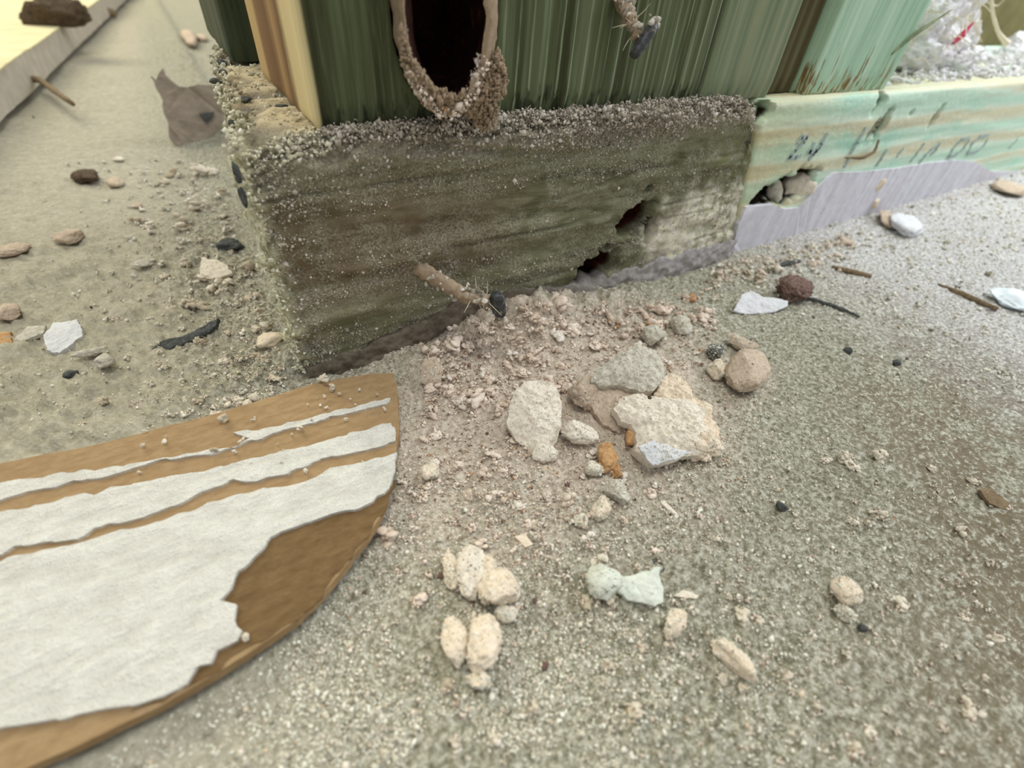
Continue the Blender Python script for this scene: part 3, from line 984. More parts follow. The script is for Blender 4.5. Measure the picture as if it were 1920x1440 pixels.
# dusty collar round the hole in the stud, with a hanging drip
def collar():
    root = empty('dusty_nest_collar', ony(838, 28, 3.0), 'pinkish dust collar around the round dark hole in the wide green stud, dripping downwards', 'crust')
    m_, k_ = 96, 26
    th = np.linspace(0, 2*np.pi, m_, endpoint=False)
    ce0 = ony(838, 28, 3.2)
    ce1 = ony(838, 28, -5.0)
    s1 = mpp(ce1)
    a1, b1 = 84*s1, 152*s1
    rings = []
    def ring(c, a, b, yo, wob, seed):
        q = np.stack([c[0]+a*np.cos(th), np.full(m_, yo), c[2]+b*np.sin(th)], 1)
        return q
    prof = [(0.0, 1.42, 3.2), (0.15, 1.36, 1.5), (0.35, 1.28, -1.0), (0.6, 1.22, -3.2), (0.85, 1.15, -4.8), (1.0, 1.07, -5.3)]
    outer = [ring(ce0+(ce1-ce0)*t, a1*k, b1*(1+(k-1)*0.6), yo, 0, 0) for t, k, yo in prof]
    inner = [ring(ce0+(ce1-ce0)*t, a1*k, b1*k, yo, 0, 0) for t, k, yo in ((1.0, 0.985, -5.0), (0.8, 0.96, -3.5), (0.4, 0.94, -1), (0, 0.93, 3.2), (-0.3, .85, 8), (-0.6, .75, 14), (-0.9, .6, 20), (-1.2, 0.35, 25))]
    def lathe(rs, mat, name, noise, seed, cap):
        V = np.vstack(rs)
        nn = fbm(V, 2.4, 3, seed)[:, None]*noise
        cc = np.repeat(np.array([q.mean(0) for q in rs]), m_, 0)
        dr = (V-cc)
        dr /= np.linalg.norm(dr, axis=1, keepdims=True)
        V = V+dr*nn
        i = np.arange(m_)
        j = (i+1) % m_
        Q = [tuple(q) for a in range(len(rs)-1) for q in np.stack([a*m_+i, a*m_+j, (a+1)*m_+j, (a+1)*m_+i], 1).tolist()]
        if cap:
            V = np.vstack([V, V[-m_:].mean(0)])
            Q += [((len(rs)-1)*m_+int(a), (len(rs)-1)*m_+int(b), len(V)-1) for a, b in zip(i, j)]
        o = obj(name, V, Q, mat, root, smooth=True)
        fixn(o.data)
        return o
    lathe(outer+[ring(ce1, a1*0.985, b1*0.985, -5.0, 0, 0)], M['crust'], 'dust_rim', 0.35, 501, False)
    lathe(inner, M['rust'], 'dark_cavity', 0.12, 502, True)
    # the crumbly drip that hangs from its lower lip
    poly = [(752, 60), (758, 120), (785, 165), (830, 195), (868, 205), (885, 225), (905, 243), (925, 236), (932, 200), (950, 150), (936, 100), (922, 120), (900, 165), (860, 180), (822, 170), (790, 140), (768, 100), (762, 60)]
    cl = []
    k = 0
    while k < 520:
        a, b = rng.uniform(745, 955, 1), rng.uniform(50, 245, 1)
        if not inside(poly, a, b)[0]:
            continue
        k += 1
        p = ony(a[0], b[0], -4.6+2.4*sm(b[0], 180, 245)+rng.normal(0, 0.4))
        V, Qf = clod(k % 11+41, 5, 1)
        cl.append((V*rng.uniform(0.4, 0.85, 3)*[0.9, 0.9, 1.2]+p, Qf))
    V, Qf = join(cl)
    o = obj('dust_drip', V, Qf, M['crust'], root)
    o['kind'] = 'stuff'
    g = []
    for i in range(900):
        t = rng.uniform(-2.6, -0.4)
        k = rng.uniform(0.99, 1.18)
        c = ce1
        g.append([c[0]+a1*k*math.cos(t), -4.5+rng.normal(0, 0.7), c[2]+b1*(1+(k-1)*.6)*math.sin(t)-0.2])
    grains('dust_grains', np.array(g), np.exp(rng.normal(-1.3, 0.4, 900)), M['crumb'] if False else M['pink'], parent=root)
collar()

# ------------------------------------------------------------------ protruding nails caked in dust
def nail(label, pw, ptip, head_c, head_len, head_dir, r=1.0, seed=1, elbow=None):
    root = empty('rusty_nail', pw, label, 'nail', 'dust-caked nails sticking out of the timber')
    pw, ptip = np.array(pw), np.array(ptip)
    mid = elbow if elbow is not None else (pw+ptip)/2
    V, fc = tube([pw-(mid-pw)*0.3, pw, (pw+mid)/2, mid, (mid+ptip)/2, ptip], [r*1.0, r*1.15, r*1.0, r*0.95, r*.7, r*0.7], 16, 0.30*r, 0.7, seed, sub=10)
    obj('shank', V, fc, M['crust'], root, smooth=True)
    hd = np.array(head_dir, float)
    hd /= np.linalg.norm(hd)
    a, b = head_c-hd*head_len/2, head_c+hd*head_len/2
    V, fc = tube([a, a+hd*head_len*0.12, head_c, b-hd*head_len*0.12, b], [r*0.75, r*0.98, r*1.03, r*0.98, r*0.7], 16, 0.07*r, 0.8, seed+1, sub=6, squash=0.8)
    obj('head', V, fc, M['metal'], root, smooth=True, label='dark metal head')
    cr = []
    for i in range(90):
        p = pw+(mid-pw)*rng.uniform(0, 1)+rng.normal(0, 0.5, 3)*r
        V, Qf = rock(2, i % 7+1, 0.5, 0)
        cr.append((V*rng.uniform(0.2, 0.6, 3)*r*0.7+p, Qf))
    for i in range(60):
        p = mid+(ptip-mid)*rng.uniform(-0.35, 1.0)+rng.normal(0, 0.42, 3)*r+np.array([0, 0, 0.3*r])
        V, Qf = rock(2, i % 7+1, 0.35, 0)
        cr.append((V*rng.uniform(0.25, 0.9, 3)*r*0.62+p, Qf))
    for i in range(12):
        p = b+rng.normal(0, 0.35, 3)*r
        V, Qf = rock(2, i % 7+1, 0.35, 0)
        cr.append((V*rng.uniform(0.3, 0.8, 3)*r*0.6+p, Qf))
    V, Qf = join(cr)
    o = obj('dust_crumbs', V, Qf, M['timber_dust'], root)
    o['kind'] = 'stuff'
    fs = []
    for i in range(16):
        p = mid+(ptip-mid)*rng.uniform(0, 1.1)
        d = rng.normal(0, 1.5, 3)*r
        fs.append(tube([p, p+d*0.5+rng.normal(0, .2, 3), p+d], [0.09, 0.07, 0.03], 5, sub=3))
    V, fc = merge_lists(fs)
    o = obj('fibres', V, fc, M['hair'], root)
    o['kind'] = 'stuff'
hc = ony(934, 572, -13)
nail('dust-caked nail with dark head sticking out low from the middle of the dark block', ony(787, 503, 0.5), ony(915, 565, -12.6), hc, 5.6, ony(936, 600, -13)-ony(928, 545, -13), 1.5, 601, elbow=ony(868, 553, -7.5))
hc = ony(1207, 76, -9)
nail('blurred dark-headed nail sticking out of the wide green stud right of the hole', ony(1165, 0, 3), ony(1196, 66, -8.4), hc, 5.6, ony(1225, 50, -9)-ony(1190, 102, -9), 1.25, 602, elbow=ony(1178, 28, -3))

# ------------------------------------------------------------------ torn plasterboard offcut, lower left
bd = empty('plasterboard_offcut', onz(250, 1050, 0), 'torn plasterboard paper offcut, brown kraft with white layers, lying lower left of the block', 'board')
sheet('kraft_sheet', M['kraft'], offP, 1.6, 1.0, 0.22, 701, bd)
for (cx, cy) in ((100, 900), (600, 760), (300, 1150), (560, 1030)):        # crumbs of gypsum that hold it off the floor
    p = onz(cx, cy, 0)
    V, Qf = rock(3, int(cx), 0.25, 0.05)
    obj('gypsum_crumb', V*[3.0, 3.0, 1.2]+[p[0], p[1], 0.9], Qf, M['chip_white'], bd, smooth=True)
def layer(name, px, zt, th, mat, seed, lb=None, amp=0.45, step=0.7):
    sheet(name, mat, [onz(a, b, zt) for a, b in px], th, step, amp, seed, bd, label=lb)
layer('white_layer', [(-150, 940), (0, 905), (120, 888), (250, 870), (400, 842), (440, 836), (470, 822), (440, 812), (500, 803), (560, 788), (620, 772), (690, 756), (728, 745), (726, 756), (640, 778),
                      (560, 798), (500, 816), (430, 838), (380, 855), (330, 858), (250, 878), (200, 892), (130, 906), (60, 920), (0, 938), (-150, 975)], ZB+0.45, 0.5, M['paper_white'], 711, 'upper narrow torn white layer')
layer('white_layer', [(-150, 992), (0, 958), (100, 940), (190, 920), (290, 900), (400, 878), (470, 858), (560, 838), (640, 818), (700, 800), (735, 790), (740, 800), (742, 828), (700, 838), (640, 852), (600, 860),
                      (540, 888), (480, 900), (440, 898), (390, 920), (330, 945), (270, 968), (215, 985), (170, 990), (160, 1002), (70, 1018), (20, 1028), (0, 1038), (-150, 1070)], ZB+0.5, 0.55, M['paper_white'], 712, 'middle torn white layer')
layer('white_layer', [(-150, 1092), (0, 1050), (80, 1030), (170, 1012), (220, 998), (300, 975), (370, 952), (430, 932), (500, 915), (560, 905), (620, 880), (680, 866), (742, 848), (738, 880), (732, 906), (722, 925), (700, 938),
                      (662, 958), (610, 968), (560, 985), (510, 1002), (488, 1030), (470, 1052), (445, 1070), (436, 1100), (418, 1125), (444, 1130), (443, 1150), (436, 1165), (454, 1180), (448, 1196), (430, 1205),
                      (408, 1220), (396, 1240), (370, 1250), (350, 1278), (300, 1305), (250, 1322), (200, 1328), (120, 1342), (60, 1360), (0, 1370), (-150, 1410), (-300, 1440)], ZB+0.7, 0.75, M['paper_white'], 713, 'broad torn white layer')
layer('worn_patch', [(742, 905), (720, 955), (688, 1006), (638, 1068), (598, 1118), (553, 1160), (478, 1208), (398, 1262), (300, 1315), (240, 1340), (300, 1300), (352, 1272), (372, 1245), (400, 1230), (432, 1200),
                     (440, 1168), (425, 1150), (425, 1110), (470, 1040), (515, 995), (620, 962), (700, 930)], ZB+0.12, 0.3, M['kraft_dark'], 714, 'darker worn kraft paper along the rounded end')
# crumbs lying on the board
bc = []
for i in range(26):
    t = rng.uniform(0, 1)
    cx, cy = [(rng.uniform(560, 738), rng.uniform(720, 800)), (rng.uniform(250, 700), rng.uniform(765, 900))][int(t > 0.6)]
    cy = max(cy, 860-0.19*cx)
    bc.append((cx, cy, rng.uniform(3, 9)))
bc += [(462, 1194, 16), (608, 713, 20), (622, 730, 14), (420, 787, 16), (475, 788, 8), (562, 805, 12), (405, 845, 14), (440, 848, 9)]
first = {}
SPARE = {}
def crumb_at(p, r, mat, name, group, label, cat='plaster crumb', single=True):
    v = int(rng.integers(0, 10))
    sc = np.array((r*rng.uniform(0.7, 1.35), r*rng.uniform(0.7, 1.35), r*rng.uniform(0.6, 1.0)))
    if not single:
        V, Qf = clod(v+1, 4, 1)
        SPARE.setdefault((mat, group), []).append((V*sc+np.array([p[0], p[1], p[2]+r*0.6]), Qf))
        return
    key = (v, mat)
    if key not in first:
        V, Qf = clod(v+21, 9, 2)
        first[key] = mesh_np(name, V, Qf, M[mat])
    o = bpy.data.objects.new(name, first[key])
    scn.collection.objects.link(o)
    o.scale = tuple(sc)
    o.location = Vector((p[0], p[1], p[2]+r*0.6))*MM
    o.rotation_euler = (rng.uniform(-.4, .4), rng.uniform(-.4, .4), rng.uniform(0, 6.28))
    return tag(o, label, cat, group)
for cx, cy, wp in bc:
    p = onz(cx, cy, ZB+0.5)
    crumb_at(p, wp*mpp(p)/2, 'crumb_grey', 'plaster_crumb', 'white crumbs lying on the torn plasterboard', 'tiny white plaster crumb lying on the torn kraft-paper board')

# ------------------------------------------------------------------ crumbs on the floor
ALLC = []
def put_crumb(cx, cy, wp, mat, group, label):
    p = onz(cx, cy, 0)
    for _ in range(3):
        p = onz(cx, cy, H1(p[0], p[1]))
    r = wp*mpp(p)/2
    p = onz(cx, cy, H1(p[0], p[1])+r*0.5)
    if p[1] > -0.6 and p[0] > -1:
        return
    p[2] = H1(p[0], p[1])-r*0.25
    if inside(offP, np.array([p[0]]), np.array([p[1]]))[0]:
        return
    ALLC.append((wp, p, r, mat, group, label))
G1, L1 = 'pinkish crumbs heaped at the foot of the dark block', 'pinkish plaster crumb in the heap at the foot of the dark block'
for i in range(620):
    cx = rng.uniform(800, 1340)
    lo = 640-0.12*(cx-800)
    cy = lo-30+rng.uniform(0, 1)*170+rng.normal(0, 6)
    if cx > 1080 and cy > 690 and cx < 1340:
        continue
    put_crumb(cx, cy, float(np.clip(np.exp(rng.normal(2.45, 0.42)), 6, 30)), 'crumb', G1, L1)
G2, L2 = 'cream crumbs in the powder field before the big chips', 'cream plaster crumb in the powder field before the big chips'
for i in range(520):
    cx = rng.normal(950, 170)
    cy = rng.normal(880, 110)
    if cy < 800 and cx > 940:
        continue
    put_crumb(cx, cy, float(np.clip(np.exp(rng.normal(2.1, 0.5)), 5, 34)), 'crumb', G2, L2)
G3, L3 = 'buff crumbs on the floor left of the block', 'buff plaster crumb on the dusty floor left of the dark block'
for i in range(700):
    cy = rng.uniform(300, 820)
    edge = 440+0.25*(cy-300)
    cx = edge-abs(rng.normal(0, 130))-6
    put_crumb(cx, cy, float(np.clip(np.exp(rng.normal(2.1, 0.48)), 5, 28)), 'crumb_grey', G3, L3)
G4, L4 = 'tan crumbs drifted against the foot of the bottom plate', 'tan or white crumb drifted under the grey coating of the bottom plate'
for i in range(300):
    cx = rng.uniform(1330, 1600)
    cy = 500-0.25*(cx-1370)+abs(rng.normal(0, 30))-8
    put_crumb(cx, cy, float(np.clip(np.exp(rng.normal(1.95, 0.42)), 5, 18)), 'crumb_grey' if rng.uniform() < 0.6 else 'crumb', G4, L4)
G5, L5 = 'pale crumbs scattered over the open floor', 'pale plaster crumb scattered on the open dusty floor'
for i in range(420):
    put_crumb(rng.uniform(640, 1900), rng.uniform(850, 1430), float(np.clip(np.exp(rng.normal(2.2, 0.5)), 6, 30)), 'crumb_grey', G5, L5)
# powder sifted over the crumbs
zz = []
for (wp, p, r, mat, group, label) in ALLC:
    for k in range(int(min(26, wp*1.1))):
        d = rng.normal(0, 1, 3)
        d /= np.linalg.norm(d)
        d[2] = abs(d[2])
        zz.append(p+d*r*np.array([1.15, 1.15, 0.85])+[0, 0, r*0.45])
zz = np.array(zz)
grains('pinkish_dust', zz, np.exp(rng.normal(-2.0, 0.35, len(zz))), M['pink'], 'fine pinkish powder sifted over the crumbs and clods on the floor', 'dust')
ALLC.sort(key=lambda t: -t[0])
for k, (wp, p, r, mat, group, label) in enumerate(ALLC):
    crumb_at(p, r, mat, 'plaster_crumb', group, label, single=k < 245)
for (mat, group), lst in SPARE.items():
    V, Qf = join(lst)
    o = obj('fine_crumbs', V, Qf, M['pink'] if mat == 'crumb' else M['grains'])
    o['kind'] = 'stuff'
    tag(o, 'the many smaller '+group, 'crumbs')

# ------------------------------------------------------------------ the big chips and stones
def T(o, label, cat='plaster chip', group=None):
    return tag(o, label, cat, group)
def hz(cx, cy, up=0):
    p = onz(cx, cy, 0)
    return np.array([p[0], p[1], H1(p[0], p[1])+up])
view = -R[:, 2]                              # towards the camera, used only to tell how chips lean
def leanN(a):                                # chip plane between lying flat (a=0) and facing the camera (a=1)
    n = (1-a)*np.array([0, 0, 1.0])+a*np.array([-0.25, -0.62, 0.55])
    return n/np.linalg.norm(n)
T(flake('plaster_chip', M['chip_white'], [(985, 715), (1015, 712), (1045, 728), (1055, 760), (1052, 800), (1042, 832), (1025, 850), (1000, 850), (968, 825), (950, 795), (955, 760), (968, 730)],
        hz(1000, 845, 1.0), leanN(0.75), 2.2, dome=1.0, rough=0.25, seed=801, amp=0.2), 'upright oval white plaster chip in the middle of the powder')
T(rock_px('plaster_clod', M['chip_white'], 1018, 850, 50, 36, seed=802, sub=4, sink=0.35), 'crumbling white clod under the tip of the oval chip', 'plaster crumb')
T(flake('plaster_chip', M['chip_brown'], [(1112, 728), (1160, 722), (1215, 735), (1235, 780), (1200, 812), (1160, 812), (1125, 790), (1108, 760)],
        hz(1150, 812, 1.2), leanN(0.55), 3.0, dome=1.0, rough=0.2, seed=803), 'brown-faced plaster chip wedged behind the two largest chips')
T(flake('plaster_chip', M['chip_grey'], [(1108, 715), (1122, 690), (1150, 668), (1195, 648), (1225, 655), (1242, 680), (1246, 705), (1232, 730), (1196, 735), (1160, 722), (1128, 724)],
        hz(1180, 745, 6.0), leanN(0.45), 2.6, dome=1.6, rough=0.35, seed=804, amp=0.3), 'grey rough curved plaster chip topmost in the pile of large chips')
T(flake('plaster_chip', M['chip_white'], [(1152, 765), (1168, 742), (1200, 738), (1235, 745), (1290, 752), (1330, 765), (1318, 795), (1330, 815), (1352, 835), (1330, 852), (1280, 858), (1240, 872), (1222, 872),
        (1192, 845), (1195, 825), (1190, 800), (1168, 790)],
        hz(1250, 862, 2.6), leanN(0.45), 2.8, dome=1.6, rough=0.45, seed=805, amp=0.3), 'largest white plaster chip, broad and folded, with an orange stained left edge')
T(flake('plaster_chip', M['chip_cream'], [(1238, 712), (1262, 702), (1282, 712), (1300, 742), (1338, 760), (1330, 782), (1345, 800), (1352, 830), (1320, 852), (1280, 850), (1240, 800), (1225, 750)],
        hz(1300, 852, 1.0), leanN(0.35), 4.5, dome=1.6, rough=0.5, seed=806, amp=0.4), 'cream crumbly chip backing the largest white chip on its right', 'plaster chip')
T(rock_px('plaster_clod', M['chip_cream'], 1318, 838, 64, 54, seed=806, sub=5, rough=0.4, fine=0.14), 'cream crumbly clod at the right foot of the largest white chip', 'plaster crumb')
T(flake('plaster_chip', M['chip_paint'], [(1196, 835), (1225, 828), (1262, 840), (1300, 848), (1262, 862), (1225, 874)], hz(1240, 874, 2.6)+np.array([-0.7, -1.5, 1.3]), leanN(0.5), 0.8, dome=0.3, seed=807), 'thin bluish white flake along the underside of the largest chip')
T(rock_px('orange_crumb', M['orange'], 1186, 812, 26, 50, seed=808, sub=4, deep=0.5, sink=-0.4), 'orange clay crumb stuck to the left edge of the largest chip', 'crumb')
T(rock_px('orange_crumb', M['orange'], 1138, 858, 46, 58, seed=809, sub=4, rough=0.35), 'orange clay crumb left below the largest chip', 'crumb')
T(rock_px('orange_crumb', M['orange'], 1155, 882, 26, 26, seed=810, sub=4), 'small round orange crumb nearest the camera, under the largest chip', 'crumb')
T(rock_px('plaster_clod', M['chip_white'], 1085, 812, 62, 42, seed=811, sub=5, rough=0.3), 'small white plaster chunk between the oval chip and the largest chip', 'plaster crumb')
T(rock_px('plaster_clod', M['chip_brown'], 1098, 735, 60, 62, seed=812, sub=5), 'brownish plaster lump left of the grey curved chip', 'plaster crumb')
T(rock_px('plaster_clod', M['chip_white'], 1114, 880, 34, 30, seed=813, sub=4, cut=7, rough=0.12), 'angular white chunk just below the orange crumbs', 'plaster crumb')
T(rock_px('plaster_clod', M['chip_grey'], 1158, 922, 46, 38, seed=814, sub=5, rough=0.3), 'pale rough clod before the orange crumbs', 'plaster crumb')
T(rock_px('plaster_clod', M['chip_cream'], 1128, 952, 32, 44, seed=815, sub=4, rough=0.3), 'upright cream crumb left of the pale rough clod', 'plaster crumb')
T(rock_px('plaster_clod', M['chip_cream'], 1090, 975, 26, 26, seed=816, sub=4), 'small cream crumb on the pinkish powder, below the chip pile', 'plaster crumb')
T(rock_px('plaster_clod', M['chip_cream'], 808, 885, 34, 36, seed=817, sub=4, cut=8, rough=.1), 'squarish cream chunk right of the torn board tip', 'plaster crumb')
T(flake('plaster_chip', M['chip_brown'], [(795, 672), (818, 668), (830, 690), (828, 722), (808, 728), (788, 716), (790, 690)], hz(808, 730, 0.6), leanN(0.9), 2.0, dome=0.5, seed=818), 'upright pinkish plaster chip near the torn board tip at the block foot')
T(rock_px('round_pebble', M['chip_brown'], 1402, 692, 70, 82, seed=819, sub=5, rough=0.12, fine=0.03, deep=0.95, sink=0.05), 'round buff pebble standing right of the chip pile', 'pebble')
T(rock_px('round_pebble', M['chip_brown'], 1388, 642, 56, 26, seed=820, sub=4, cut=7), 'flat brown bit of stone behind the round buff pebble', 'pebble')
T(rock_px('round_pebble', M['slate'], 1342, 658, 26, 30, seed=821, sub=4), 'small grey pebble left of the round buff pebble', 'pebble')
T(rock_px('round_pebble', M['chip_cream'], 1345, 692, 34, 36, seed=822, sub=4), 'small tan pebble touching the left of the round buff pebble', 'pebble')
T(rock_px('round_pebble', M['chip_grey'], 1226, 628, 46, 36, seed=823, sub=4), 'grey pebble at the block foot behind the grey chip', 'pebble')
T(rock_px('round_pebble', M['chip_grey'], 1275, 610, 40, 36, seed=824, sub=4), 'dim grey pebble right of the other at the block foot', 'pebble')
# the caterpillar-like run of clods
run = [(846, 1066, 34, 66, 'chip_cream', 'leftmost slim cream clod of the row of four in front'), (884, 1070, 52, 78, 'chip_white', 'second, tall white clod of the row of four in front'),
       (912, 1076, 36, 84, 'chip_cream', 'third clod of the row of four in front, tucked behind'), (936, 1108, 66, 66, 'chip_cream', 'fourth and lowest large clod of the row of four in front'),
       (948, 1148, 36, 32, 'chip_white', 'small white clod at the lower end of the row in front'), (852, 1200, 48, 76, 'chip_cream', 'left clod of the cream pair nearest the camera'),
       (905, 1206, 60, 88, 'chip_cream', 'right, rounder clod of the cream pair nearest the camera')]
for i, (cx, cy, wp, hp, mt, lb) in enumerate(run):
    T(rock_px('plaster_clod', M[mt], cx, cy, wp*1.12, hp*1.1, seed=830+i, sub=5, rough=0.16, fine=0.09, deep=0.8, lean=-0.12, sink=0.2), lb, 'plaster crumb')
T(rock_px('plaster_clod', M['chip_mint'], 1132, 1088, 66, 66, seed=840, sub=5, rough=0.12, fine=0.03, deep=.8), 'rounded pale mint lump joined to the flat mint chip', 'plaster crumb')
T(flake('paint_chip', M['chip_mint'], [(1150, 1082), (1185, 1078), (1215, 1068), (1238, 1064), (1236, 1080), (1244, 1100), (1244, 1128), (1228, 1136), (1200, 1128), (1178, 1124), (1156, 1108)],
        hz(1200, 1128, 1.2), leanN(0.35), 1.3, dome=0.4, rough=0.15, seed=841, amp=0.2), 'flat pale mint paint chip lying in front, right of the cream clods')
T(rock_px('plaster_clod', M['chip_cream'], 1264, 1168, 36, 60, seed=842, sub=5, rough=0.2), 'small cream clod below the right end of the mint chip', 'plaster crumb')
T(rock_px('plaster_clod', M['chip_cream'], 1374, 1232, 96, 44, seed=843, sub=5, rough=0.3), 'long low cream clod out of focus at lower right centre', 'plaster crumb')
T(rock_px('plaster_clod', M['chip_cream'], 1588, 1108, 50, 44, seed=844, sub=4, rough=0.2), 'cream round crumb on the open floor at right', 'plaster crumb')
T(rock_px('plaster_clod', M['chip_grey'], 1582, 1150, 34, 26, seed=845, sub=4), 'pale grey crumb just below the cream round crumb', 'plaster crumb')
T(rock_px('plaster_clod', M['chip_cream'], 898, 1278, 40, 34, seed=846, sub=4), 'blurred cream crumb below the cream pair', 'plaster crumb')
T(flake('paint_chip', M['chip_white'], [(1264, 1118), (1280, 1104), (1310, 1116), (1306, 1122)], hz(1285, 1115, .6), leanN(0.2), 0.6, seed=847, amp=0.1), 'thin pointed white flake right of the mint chip')
T(flake('paint_chip', M['chip_white'], [(1238, 940), (1246, 938), (1275, 966), (1270, 972)], hz(1258, 958, .6), leanN(0.2), 0.6, seed=848, amp=0.1), 'thin white sliver on the floor below the largest chip')
T(flake('paint_chip', M['chip_cream'], [(965, 1005), (985, 1000), (1000, 1020), (985, 1026)], hz(985, 1016, .6), leanN(0.2), 0.7, seed=849, amp=0.1), 'small cream flake above the row of clods')
T(flake('bare_patch_flake', M['slate'], [(1222, 1048), (1240, 1040), (1256, 1060), (1240, 1074)], hz(1240, 1062, .2), leanN(0.0), 0.3, seed=850, amp=0.1), 'dark olive flake behind the flat mint chip', 'flake')
for i, (cx, cy, wp, hp, lb) in enumerate(((825, 1078, 12, 16, 'dark red seed left of the row of clods'), (1003, 1126, 9, 12, 'dark red seed right of the row of clods'), (1022, 1248, 13, 18, 'dark red seed at the lower middle of the floor'),
                                          (1064, 908, 10, 12, 'dark red seed in the powder below the oval chip'), (1050, 808, 14, 14, 'dark red-brown seed beside the oval chip'), (1218, 745, 8, 8, 'dark seed lying on the largest chip'))):
    T(rock_px('dark_seed', M['red_brown'] if i < 5 else M['dark_lump'], cx, cy, wp, hp, seed=860+i, sub=3, rough=.12, sink=-0.6 if i == 5 else 0.1, z=9.0 if i == 5 else None), lb, 'seed')
for i, (cx, cy, wp, hp, lb) in enumerate(((1466, 950, 24, 14, 'black crumb on the floor right of the chip pile'), (1618, 1178, 16, 14, 'small black crumb on the open floor lower right'), (1592, 658, 18, 14, 'black speck on the bright floor under the bottom plate'),
                                          (1682, 680, 14, 12, 'dark speck further right on the bright floor'))):
    T(rock_px('black_crumb', M['slate'], cx, cy, wp, hp, seed=870+i, sub=3), lb, 'crumb')

# loose powder lying on the chips and clods
zz = []
for o in list(scn.collection.objects):
    if o.type == 'MESH' and o.parent is None and o.name.split('.')[0] in ('plaster_chip', 'plaster_clod', 'round_pebble'):
        me = o.data
        A = np.zeros(len(me.vertices)*3)
        me.vertices.foreach_get('co', A)
        A = A.reshape(-1, 3)/MM
        A = A[A[:, 2] > 0.3*A[:, 2].max()]
        kk = rng.choice(len(A), min(len(A), 260), replace=False)
        zz.append(A[kk]+np.array(o.location[:])/MM)
zz = np.vstack(zz)
grains('powder_coat', zz, np.exp(rng.normal(-2.05, 0.35, len(zz))), M['grains'], 'loose pale powder lying on the chips and clods', 'dust')

# right side of the floor
T(flake('paint_flake', M['chip_paint'], [(1376, 582), (1392, 552), (1408, 545), (1430, 556), (1452, 558), (1478, 563), (1477, 574), (1452, 584), (1420, 588), (1392, 588)], hz(1430, 584, 1.2), leanN(0.55), 0.9, dome=0.3, rough=0.12, seed=880, amp=0.2),
  'white scalloped paint flake by the right end of the block', 'paint flake')
T(rock_px('bark_bit', M['red_brown'], 1488, 540, 56, 46, seed=881, sub=5, rough=0.25, fine=0.12), 'dark reddish ridged bark bit right of the white paint flake', 'bark')
def twig(path, radii, mat, name, label, cat, seed, up=0.5):
    pts = []
    for (cx, cy) in path:
        p = onz(cx, cy, 0)
        p = onz(cx, cy, H1(p[0], p[1])+up)
        pts.append(p)
    V, fc = tube(pts, radii, 10, 0.12, 0.8, seed, sub=8)
    return tag(obj(name, V, fc, M[mat], smooth=True, origin='base'), label, cat)
twig([(1500, 556), (1540, 566), (1580, 580), (1612, 594)], [0.6, 0.5, 0.5, 0.25], 'slate', 'wood_splinter', 'thin dark splinter trailing right from the bark bit', 'splinter', 882)
twig([(1452, 500), (1475, 494), (1500, 490)], [0.5, 0.9, 0.5], 'slate', 'wood_splinter', 'short grey splinter above the bark bit', 'splinter', 883)
twig([(1560, 500), (1590, 508), (1632, 518)], [0.4, 0.9, 0.7], 'brown_wood', 'wood_splinter', 'brown splinter on the bright floor under the bottom plate', 'splinter', 884)
twig([(1758, 532), (1800, 550), (1870, 580)], [0.3, 0.9, 0.6], 'brown_wood', 'wood_splinter', 'long brown splinter running to the white flake at the right edge', 'splinter', 885)
T(rock_px('round_pebble', M['chip_brown'], 1666, 412, 44, 22, seed=886, sub=4, lean=0.3), 'brown rounded pebble under the grey coating at right', 'pebble')
T(rock_px('round_pebble', M['chip_paint'], 1705, 424, 66, 34, seed=887, sub=4, lean=0.3), 'white stone beside the brown pebble under the bottom plate at right', 'pebble')
T(rock_px('bright_flake', M['screen'], 1898, 562, 70, 34, seed=888, sub=4, cut=7), 'bright bluish white chunk at the right edge of the picture', 'plaster chip')
T(flake('dark_flake', M['brown_wood'], [(1836, 918), (1850, 914), (1880, 930), (1898, 950), (1884, 956), (1856, 944)], hz(1868, 936, .8), leanN(0.2), 0.8, seed=889, amp=0.1), 'dark olive flake on the floor near the right edge', 'flake')
T(rock_px('tan_pebble', M['chip_brown'], 1895, 352, 50, 24, seed=890, sub=4), 'tan pebble at the foot of the bottom plate at the right edge', 'pebble')

# left side of the floor
def left_flake(px, mat, lb, cat='plaster chip', name='plaster_chip', up=0.9, ln=0.15, th=1.0, seed=900, dome=.3, amp=0.3):
    c = np.mean(px, 0)
    return T(flake(name, M[mat], px, hz(c[0], c[1], up), leanN(ln), th, dome=dome, seed=seed, amp=amp), lb, cat)
left_flake([(82, 630), (100, 605), (145, 600), (156, 622), (140, 642), (110, 662), (88, 656)], 'chip_paint', 'large white paint chip on the floor at the far left', seed=901, up=1.5, th=1.3)
left_flake([(25, 636), (50, 612), (84, 610), (80, 626), (40, 640)], 'chip_grey', 'pale grey chip just left of the large white paint chip', seed=902)
left_flake([(-20, 625), (18, 622), (22, 642), (-20, 648)], 'orange', 'orange-yellow chip at the left edge of the picture', name='orange_chip', seed=903)
left_flake([(378, 482), (400, 486), (425, 495), (435, 512), (405, 522), (374, 524)], 'chip_white', 'small square white chip with a tail, left of the block', seed=904, up=1.5, ln=0.3)
left_flake([(283, 655), (305, 638), (350, 628), (385, 610), (410, 598), (405, 612), (378, 632), (340, 645), (300, 664)], 'slate', 'long dark slate sliver on the floor left of the block', 'sliver', 'slate_sliver', up=2.0, ln=0.45, th=1.6, seed=905, amp=.35)
T(rock_px('dark_lump', M['slate'], 428, 460, 52, 26, seed=906, sub=4, rough=.3), 'dark grey oblong lump close beside the left edge of the block', 'stone')
